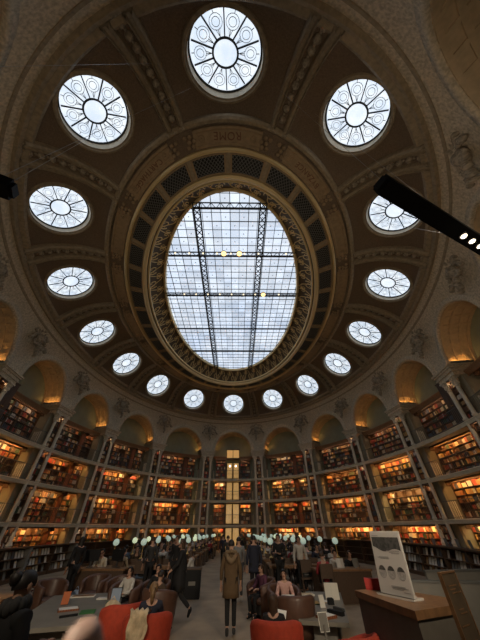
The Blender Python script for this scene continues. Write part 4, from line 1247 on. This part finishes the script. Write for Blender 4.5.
for i, (x, z, w) in enumerate(((-.17, .955, .12), (.10, .70, .22), (.12, .675, .17), (.13, .66, .13), (-.08, .60, .16), (-.09, .585, .20), (-.07, .57, .14), (.06, .16, .22), (.08, .14, .26), (.05, .12, .18), (.18, .09, .10))):
    ink(x, PH * z, w, .008)
for x in (-.15, .0, .16):
    ring = [tuple(Rt @ Vector((x + .062 * math.cos(a * PI / 10), -.006, PH * .36 + .066 * math.sin(a * PI / 10)))) for a in range(20)]
    m.tube(ring, .003, 4, closed=True)
m.build('printed_lettering', M['print_grey'], bd)
m = MB()
for x in (-.15, .0, .16):
    k0 = len(m.v); P = [tuple(Rt @ Vector((x + .06 * math.cos(PI * (.08 + .84 * a / 10)), -.0065, PH * .36 + .064 * math.sin(PI * (.08 + .84 * a / 10))))) for a in range(11)]
    m.v += P; m.f.append(tuple(range(k0, k0 + 11))[::-1]); m.mi.append(0)
m.build('printed_emblem', M['print_dark'], bd)
m = MB()
for x in (-.15, .0, .16):
    k0 = len(m.v); m.v += [tuple(Rt @ Vector((x + .058 * math.cos(a * PI / 10), -.0045, PH * .355 + .062 * math.sin(a * PI / 10)))) for a in range(20)]; m.f.append(tuple(range(k0, k0 + 20))[::-1]); m.mi.append(0)
m.build('printed_disc', M['print_light'], bd)
m = MB(); m.bar((-.29, .0, .012), (.29, .0, .012), .05, .016); o = m.build('poster_foot', M['acrylic'], t); o.location = (0, -.03, 0)
# red card box on the counter
m = MB(); m.box((0, 0, .06), (.26, .10, .12)); m.box((0, -.052, .03), (.26, .006, .03)); o = m.build('card_box', M['red_card']); o.location = (2.66, -13.12, 1.1005); o.rotation_euler = (0, 0, -.35); tag(o, 'low red leaflet box standing on the wooden counter top', 'box')
# standing sign panel
t = thing('standing_sign', 'tall narrow brown standing sign panel beside the end of the poster counter', 'sign', (2.74, -14.97, 0), .56)
m = MB(); m.box((0, 0, .76), (.285, .022, 1.38)); m.build('panel', M['sign_brown'], t)
m = MB()
for x in (-.146, .146): m.box((x, 0, .76), (.012, .034, 1.38))
m.box((0, 0, 1.455), (.30, .034, .012)); m.build('edge_trim', M['wood_mid'], t)
m = MB(); m.box((0, 0, .035), (.36, .30, .07)); m.build('foot', M['iron_dark'], t)
m = MB()
for i, (x, z, w) in enumerate(((.0, 1.36, .16), (-.02, 1.335, .12), (.03, 1.31, .18), (.0, 1.20, .10), (.02, 1.175, .13), (-.03, 1.10, .15), (.02, 1.0, .12), (0., .975, .16))): m.box((x, -.0125, z), (w, .002, .009))
m.build('printed_lettering', M['wood_mid'], t)
# grey partitions behind the counter
for i, (x, y, w, rz, h, lb) in enumerate(((4.0, -12.6, 1.7, -.2, 1.12, 'low grey partition panel behind the wooden counter'), (4.95, -11.6, 1.3, .1, 1.16, 'second low grey partition, beyond the leaning board'))):
    t = thing('partition', lb, 'partition', (x, y, 0), rz, 'grey partitions behind the counter')
    m = MB(); m.box((0, 0, h / 2 + .03), (w, .05, h - .06)); m.build('panel', M['grey'], t); m = MB(); m.box((0, 0, h), (w + .02, .07, .03)); m.build('top_rail', M['iron_grey'], t)
    for sx in (-1, 1):
        m = MB(); m.box((sx * w * .4, 0, .03), (.06, .4, .06)); m.build('foot', M['iron_grey'], t)
# equipment cart by the aisle
t = thing('aisle_cabinet', 'black cabinet with a pale label at the end of the aisle table', 'cabinet', (-1.05, -5.75, 0), .05)
m = MB(); m.box((0, 0, .36), (.58, .5, .72)); m.build('body', M['black'], t); m = MB(); m.box((0, -.255, .38), (.24, .01, .10)); m.build('paper_label', M['grey'], t); m = MB(); m.box((0, 0, .74), (.62, .54, .04)); m.build('top', M['wood_dark'], t)
# two computer desks facing the lounge
for i, (x, y, lb) in enumerate(((-4.35, -5.9, 'dark wooden front desk across the aisle from the poster'), (4.15, -6.55, 'dark wooden front desk on the poster side of the aisle'))):
    t = thing('front_desk', lb, 'desk', (x, y, 0), 0, 'front desks of the reading area')
    m = MB(); m.box((0, 0, .76), (1.9, .8, .05)); m.build('desktop', M['wood_mid'], t)
    m = MB(); m.box((0, -.36, .37), (1.8, .04, .72)); m.build('modesty_panel', M['wood_dark'], t)
    for sx in (-1, 1):
        m = MB(); m.box((sx * .88, 0, .37), (.06, .7, .73)); m.build('side_panel', M['wood_dark'], t)
    if i == 1:
        for j, (dx, cc) in enumerate(((-.6, 'paper'), (.05, 'white'), (.62, 'grey'))):
            m = MB()
            for sx in (-1, 1): m.bar((0, 0, 0), (sx * .13, .05, 0), .012, .24, up=(0, 0, 1))
            o = m.build('open_book', M[cc]); o.location = (x + dx, y + .02, .907); o.rotation_euler = (-.12, 0, .3 * j - .2)
            tag(o, '%s open book standing on the front desk, poster side' % ('cream', 'white', 'grey')[j], 'book')
        continue
    for j, dx in enumerate((-.5, .45)):
        mt = thing('monitor', 'black monitor on the front desk, %s, %s the aisle' % (('non-poster side', 'poster side')[i], (('farther from', 'nearer')[j] if i == 0 else ('nearer', 'farther from')[j])), 'monitor', (x + dx, y + .05, .7855), .2 - .5 * j, 'monitors on the front desks')
        m = MB(); m.box((0, .0, .33), (.50, .03, .31)); m.build('screen', M['black'], mt); m = MB(); m.box((0, .04, .1), (.05, .03, .2)); m.box((0, .04, .01), (.22, .16, .015)); m.build('stand', M['charcoal'], mt)

# suspended light bars
def light_bar(a, b, lb, nlamps, f0):
    a, b = Vector(a), Vector(b); t = thing('hanging_light_bar', lb, 'light', a, 0, 'hanging light bars'); d = (b - a)
    m = MB(); m.bar((0, 0, 0), d, .15, .13); m.bar(-d.normalized() * .03, (0, 0, 0), .11, .09); m.build('housing', M['black'], t)
    for i in range(nlamps):
        q = d * (f0 + .068 * i); m = MB(); m.lathe([(.036, -.085), (.042, -.06), (.05, -.04)], c=q, n=12); m.build('lamp_rim', M['charcoal'], t)
        m = MB(); m.ball(q + Vector((0, 0, -.085)), (.030, .030, .016), 10, 6); m.build('spot', M['spot'], t, True)
    for f in (.08, .9):
        q = d * f; m = MB(); m.tube([q + Vector((0, 0, .06)), Vector((q.x, q.y, 0)) + Vector((.3, .6, 15.5 - a.z))], .003, 4); m.build('cable', M['steel'], t)
light_bar((1.85, -17.75, 4.2), (3.75, -16.9, 4.2), 'long black light bar with spots hanging overhead on the poster side', 3, .545)
light_bar((-1.56, -17.67, 4.2), (-3.3, -18.5, 4.2), 'black light bar showing only its blunt end across from the poster', 2, .6)
for a, b, lb in (((-1.6, -17.7, 4.26), (-6.3, -15.4, 16.0), 'thin steel cable running up from the blunt black light bar'), ((3.0, -17.2, 4.26), (8.6, -11.5, 15.6), 'thin steel cable running up from the spot-lit bar')):
    m = MB(); m.tube([a, b], .0045, 4); o = m.build('steel_cable', M['steel']); tag(o, lb, 'cable', 'steel cables to the vault')

# hanging-bar spots over the lounge, plus added fill spots for hand and vault
def spot(loc, to, e, ang, blend=.8, col=(1, .84, .62), size=.05):
    l = bpy.data.lights.new('bar_and_fill_spot', 'SPOT'); l.energy = e; l.spot_size = math.radians(ang); l.spot_blend = blend; l.color = col; l.shadow_soft_size = size
    o = bpy.data.objects.new('bar_and_fill_spot', l); COL.objects.link(o); o.location = loc; d = Vector(to) - Vector(loc); o.rotation_euler = d.to_track_quat('-Z', 'Y').to_euler(); return o
for loc, to, e, ang in (((2.9, -17.28, 4.08), (1.6, -11.6, .4), 150, 60), ((3.05, -17.2, 4.08), (3.1, -12.6, .8), 80, 60), ((3.2, -17.15, 4.08), (.4, -8.5, .5), 190, 60), ((2.7, -17.35, 4.08), (3.6, -6, .8), 300, 60),
                        ((-2.3, -18.0, 4.08), (-1.3, -11.6, .4), 150, 60), ((-2.6, -18.15, 4.08), (-3.2, -9.0, .4), 300, 65), ((-2.9, -18.3, 4.08), (-4.5, -6.5, .8), 340, 60), ((-2.3, -18.0, 4.08), (.47, -18.48, 1.77), 520, 24)):  # last one is an added spot brightening the raised hand
    spot(loc, to, e, ang)
for loc, to in (((2.6, -17.4, 4.3), (11, -10, 13)), ((-2.4, -18.1, 4.3), (-11, -10, 13)), ((2.3, -17.5, 4.3), (2, -6, 18)), ((-2.9, -18.3, 4.3), (-5, 10, 14)), ((3.3, -17.1, 4.3), (5, 10, 14))):
    spot(loc, to, 480, 130, 1, (1, .82, .60), .2)  # added up-facing fill, brightening the vault and spandrels

# ------------------------------------------------------------------ named figures
t = person('step', 'short', (.40, -9.98, 0), .02, 'woman in long brown hooded coat walking away down the middle aisle', 'camel', 'black', 'dark', coat=(.62, .19, .205), shoes='charcoal', sub=2)
m = MB()
for i in range(12):
    a = 2 * PI * i / 12; m.ball((.115 * math.cos(a), -.02 + .09 * math.sin(a), 1.40 - .03 * math.sin(a) + (.01 if i % 2 else 0)), (.055, .055, .042), 8, 6)
m.tube([(-.12, -.10, 1.38), (-.07, -.155, 1.30), (0, -.17, 1.25), (.07, -.155, 1.30), (.12, -.10, 1.38)], [.045, .055, .06, .055, .045], 8)
m.build('hood', CL['olive_fur'], t, True)
t.scale = (.97, .97, .97)
person('walk', 'long', (-1.08, -8.55, 0), 1.75, 'woman in long black coat and boots striding across the aisle', 'black', 'black', 'brown', coat=(.55, .19, .22), scale=.97, sub=2)
person('stand', 'short', (1.14, -6.95, 0), .1, 'tall man in dark navy coat standing by the aisle, back turned', 'navy', 'black', 'dark', coat=(.80, .19, .2), scale=1.0, shoes='grey')
person('stand', 'short', (.62, -6.5, 0), .3, 'person in pale grey hooded top standing beyond the brown coat', 'grey', 'charcoal', 'dark', scale=.97, shoes='white')
person('hold', 'bun', (-1.15, -15.5, 0), -.9, 'dark-haired figure in black standing close beside the wood-topped counter', 'black', 'black', 'dark', coat=(.6, .2, .24), scale=.93, sub=2).rotation_euler = (.05, -.13, -.5)
m = MB()
for i in range(12):
    a = 2 * PI * i / 12; m.ball((.085 * math.cos(a), .0 + .08 * math.sin(a), 1.43 + (.012 if i % 2 else 0)), (.05, .05, .06), 8, 6)
sc = m.build('scarf', CL['charcoal'], [o for o in COL.objects if o.get('label', '').startswith('dark-haired figure')][0], True)
person('lounge', 'tail', (-.98, -11.98, 0), .2, 'light-haired child-sized figure in navy seated in the beige-draped armchair', 'navy', 'black', 'light', scale=.9, sub=2)
person('lounge', 'long', (1.15, -12.48, 0), -.25, 'long brown-haired reader in black holding white pages in red armchair', 'black', 'black', 'brown', scale=.82, sub=2)
person('lounge', 'short', (1.74, -9.63, 0), 3.0, 'reader in white and pink top bent over pages in brown armchair', 'pink', 'charcoal', 'dark', scale=.85)
person('lounge', 'long', (-2.45, -8.87, 0), 2.75, 'reader in white jumper with long dark hair sitting facing the lounge', 'white', 'black', 'dark', scale=.86, sub=2)
person('lounge', 'short', (-1.33, -9.72, 0), -.5, 'person in brown seated in the brown armchair next to the striding woman', 'brown', 'black', 'dark', scale=.86)
person('lounge', 'short', (-1.72, -8.62, 0), 2.9, 'dark-haired person in black seated behind the brown armchair', 'black', 'black', 'dark', scale=.88)
dup(brn, (-1.72, -8.60, 0), 2.9, 'brown leather tub armchair under the seated person in black', 'brown tub armchairs')
person('lounge', 'long', (1.22, -8.38, 0), 2.3, 'person in plum seated by the aisle beyond the pink-topped reader', 'plum', 'black', 'brown', scale=.86)
EXTRA = [('stand', 'short', (-1.75, -5.75, 0), 2.7, 'man in black standing behind the seated white jumper', 'black'), ('stand', 'short', (-2.7, -5.75, 0), .4, 'person in charcoal standing by the reading tables, back turned', 'charcoal'),
         ('stand', 'long', (-5.0, -6.7, 0), 1.0, 'person in black at the low journals with a pale blue bag', 'black'), ('stand', 'short', (3.0, -5.5, 0), 2.9, 'person in white shirt standing beyond the brown armchairs', 'white'),
         ('sit', 'short', (3.45, -7.12, 0), .0, 'person in red top seated at the front desk on poster side', 'red'), ('hold', 'short', (2.15, -5.9, 0), 2.6, 'person in black reading while standing by the aisle, poster side', 'black'),
         ('sit', 'long', (-1.22, -4.75, 0), 1.35, 'person in white jacket seated at the aisle beyond the black cabinet', 'white'), ('sit', 'short', (4.2, -5.9, 0), PI, 'person in white seated behind the front desk, facing lounge', 'white'), ('sit', 'long', (4.75, -5.9, 0), PI, 'person in black with long hair seated behind front desk, facing lounge', 'black'), ('sit', 'short', (-4.7, -5.25, 0), PI, 'person in cream seated behind the far front desk', 'cream'),
         ('walk', 'short', (.1, -1.5, 0), .1, 'person in charcoal walking far down the middle aisle', 'charcoal'),
         ('stand', 'short', (.75, 1.5, 0), 2.9, 'person in black standing far down the aisle, facing the lounge', 'black'), ('stand', 'short', (-.35, 3.5, 0), .0, 'person in navy far down the aisle near the lift', 'navy')]
for k_, h_, loc, rz, lb, c in EXTRA: person(k_, h_, loc, rz, lb, c, 'black', rp.choice(['dark', 'brown']), scale=rp.uniform(.95, 1.02))
ch = link('chair', CHM); ch.location = (-1.2, -4.75, 0); ch.rotation_euler = (0, 0, 1.35); tag(ch, 'dark wooden chair under the person in white jacket', 'chair')
m = MB(); m.box((0, 0, .15), (.24, .14, .30)); m.ball((0, 0, .30), (.12, .07, .05), 8, 5); m.tube([(-.07, 0, .33), (0, 0, .42), (.07, 0, .33)], .01, 5); o = m.build('shopping_bag', M['tablet_blue'], None, True); o.location = (-4.68, -6.72, 0); tag(o, 'pale blue bag standing by the low journals', 'bag')
ch = link('chair', CHM); ch.location = (3.45, -7.15, 0); tag(ch, 'dark wooden chair under the person in red', 'chair')
# white pages in the long-haired reader's hands
m = MB(); m.box((0, 0, 0), (.20, .27, .012)); o = m.build('open_magazine', M['paper']); o.location = (1.30, -12.02, .66); o.rotation_euler = (.35, .1, -.25); tag(o, 'white pages held open by the long brown-haired reader', 'magazine')
m = MB(); m.box((0, 0, 0), (.30, .21, .015)); o = m.build('open_magazine', M['paper']); o.location = (1.76, -9.99, .585); o.rotation_euler = (.3, 0, 0); tag(o, 'pale pages held by the reader in white and pink', 'magazine')

# the raised hand very close to the camera
def hand_close():
    tip = CAM + Vector((-.0735, .1485, -.0245)) * 1.0
    tip = Vector((.4678, -18.4875, 1.7748))
    ax = (UPV * -.97 - FWD * .05 + RGT * .04).normalized()          # from the tip down to the knuckle
    sd = RGT - ax * RGT.dot(ax); sd.normalize(); nn = ax.cross(sd)
    def q(a, s_, n): return tuple(tip + ax * a + sd * s_ + nn * n - tip)
    N = {'tip': (q(.005, 0, 0), .0072), 'd1': (q(.022, 0, 0), .0098), 'd2': (q(.046, .0, -.003), .0106), 'd3': (q(.078, .0, 0), .0112),
         'palm': (q(.115, .026, .004), (.030, .016)), 'wrist': (q(.175, .028, 0), (.027, .02)), 'arm': (q(.33, .03, .02), .036), 'elb': (q(.45, .035, .03), .044)}
    Ed = [('tip', 'd1'), ('d1', 'd2'), ('d2', 'd3'), ('d3', 'palm'), ('palm', 'wrist'), ('wrist', 'arm'), ('arm', 'elb')]
    for i, (s_, l) in enumerate(((.022, .036), (.042, .034), (.060, .028))):
        a, b, c, d = 'k%d' % i, 'm%d' % i, 'n%d' % i, 'o%d' % i
        N[a] = (q(.084 + .004 * i, s_, -.002), .0098); N[b] = (q(.062 + .006 * i, s_, -.026), .0092); N[c] = (q(.086 + .005 * i, s_ - .001, -.040), .0086); N[d] = (q(.104, s_ - .002, -.030), .0075)
        Ed += [('palm', a), (a, b), (b, c), (c, d)]
    N['t0'] = (q(.120, -.004, -.012), .012); N['t1'] = (q(.096, .000, -.034), .0105); N['t2'] = (q(.080, .014, -.046), .0085); Ed += [('palm', 't0'), ('t0', 't1'), ('t1', 't2')]
    def nail(m): m.ball(q(.010, 0, .0068), (.0052, .0030, .0060), 8, 5, 0)
    t = thing('person', 'blurred bare finger of a raised hand close in front of everything', 'person', tip)
    skin_mesh(N, Ed, 'palm', None, 2, nail).mesh('x', [M['skin2']], True)
    b = skin_mesh(N, Ed, 'palm', None, 2, nail).build('body', M['skin2'], t, True)
    s2 = skin_mesh({'a': (q(.26, .029, .012), .046), 'b': (q(.36, .031, .022), .052), 'c': (q(.47, .035, .03), .056)}, [('a', 'b'), ('b', 'c')], 'b', None, 2).build('sleeve', CL['black'], t, True)
hand_close()


# ------------------------------------------------------------------ world and view
w = bpy.data.worlds.new('world'); S.world = w; w.use_nodes = True
w.node_tree.nodes['Background'].inputs['Color'].default_value = (.5, .6, .75, 1); w.node_tree.nodes['Background'].inputs['Strength'].default_value = .0
vs = S.view_settings; vs.view_transform = 'Standard'; vs.look = 'None'; vs.gamma = 1; vs.exposure = 0.0; vs.use_curve_mapping = False
S.cycles.use_denoising = True
S.cycles.max_bounces = 6; S.cycles.diffuse_bounces = 4; S.cycles.glossy_bounces = 2; S.cycles.sample_clamp_indirect = 4
S.cycles.caustics_reflective = False; S.cycles.caustics_refractive = False
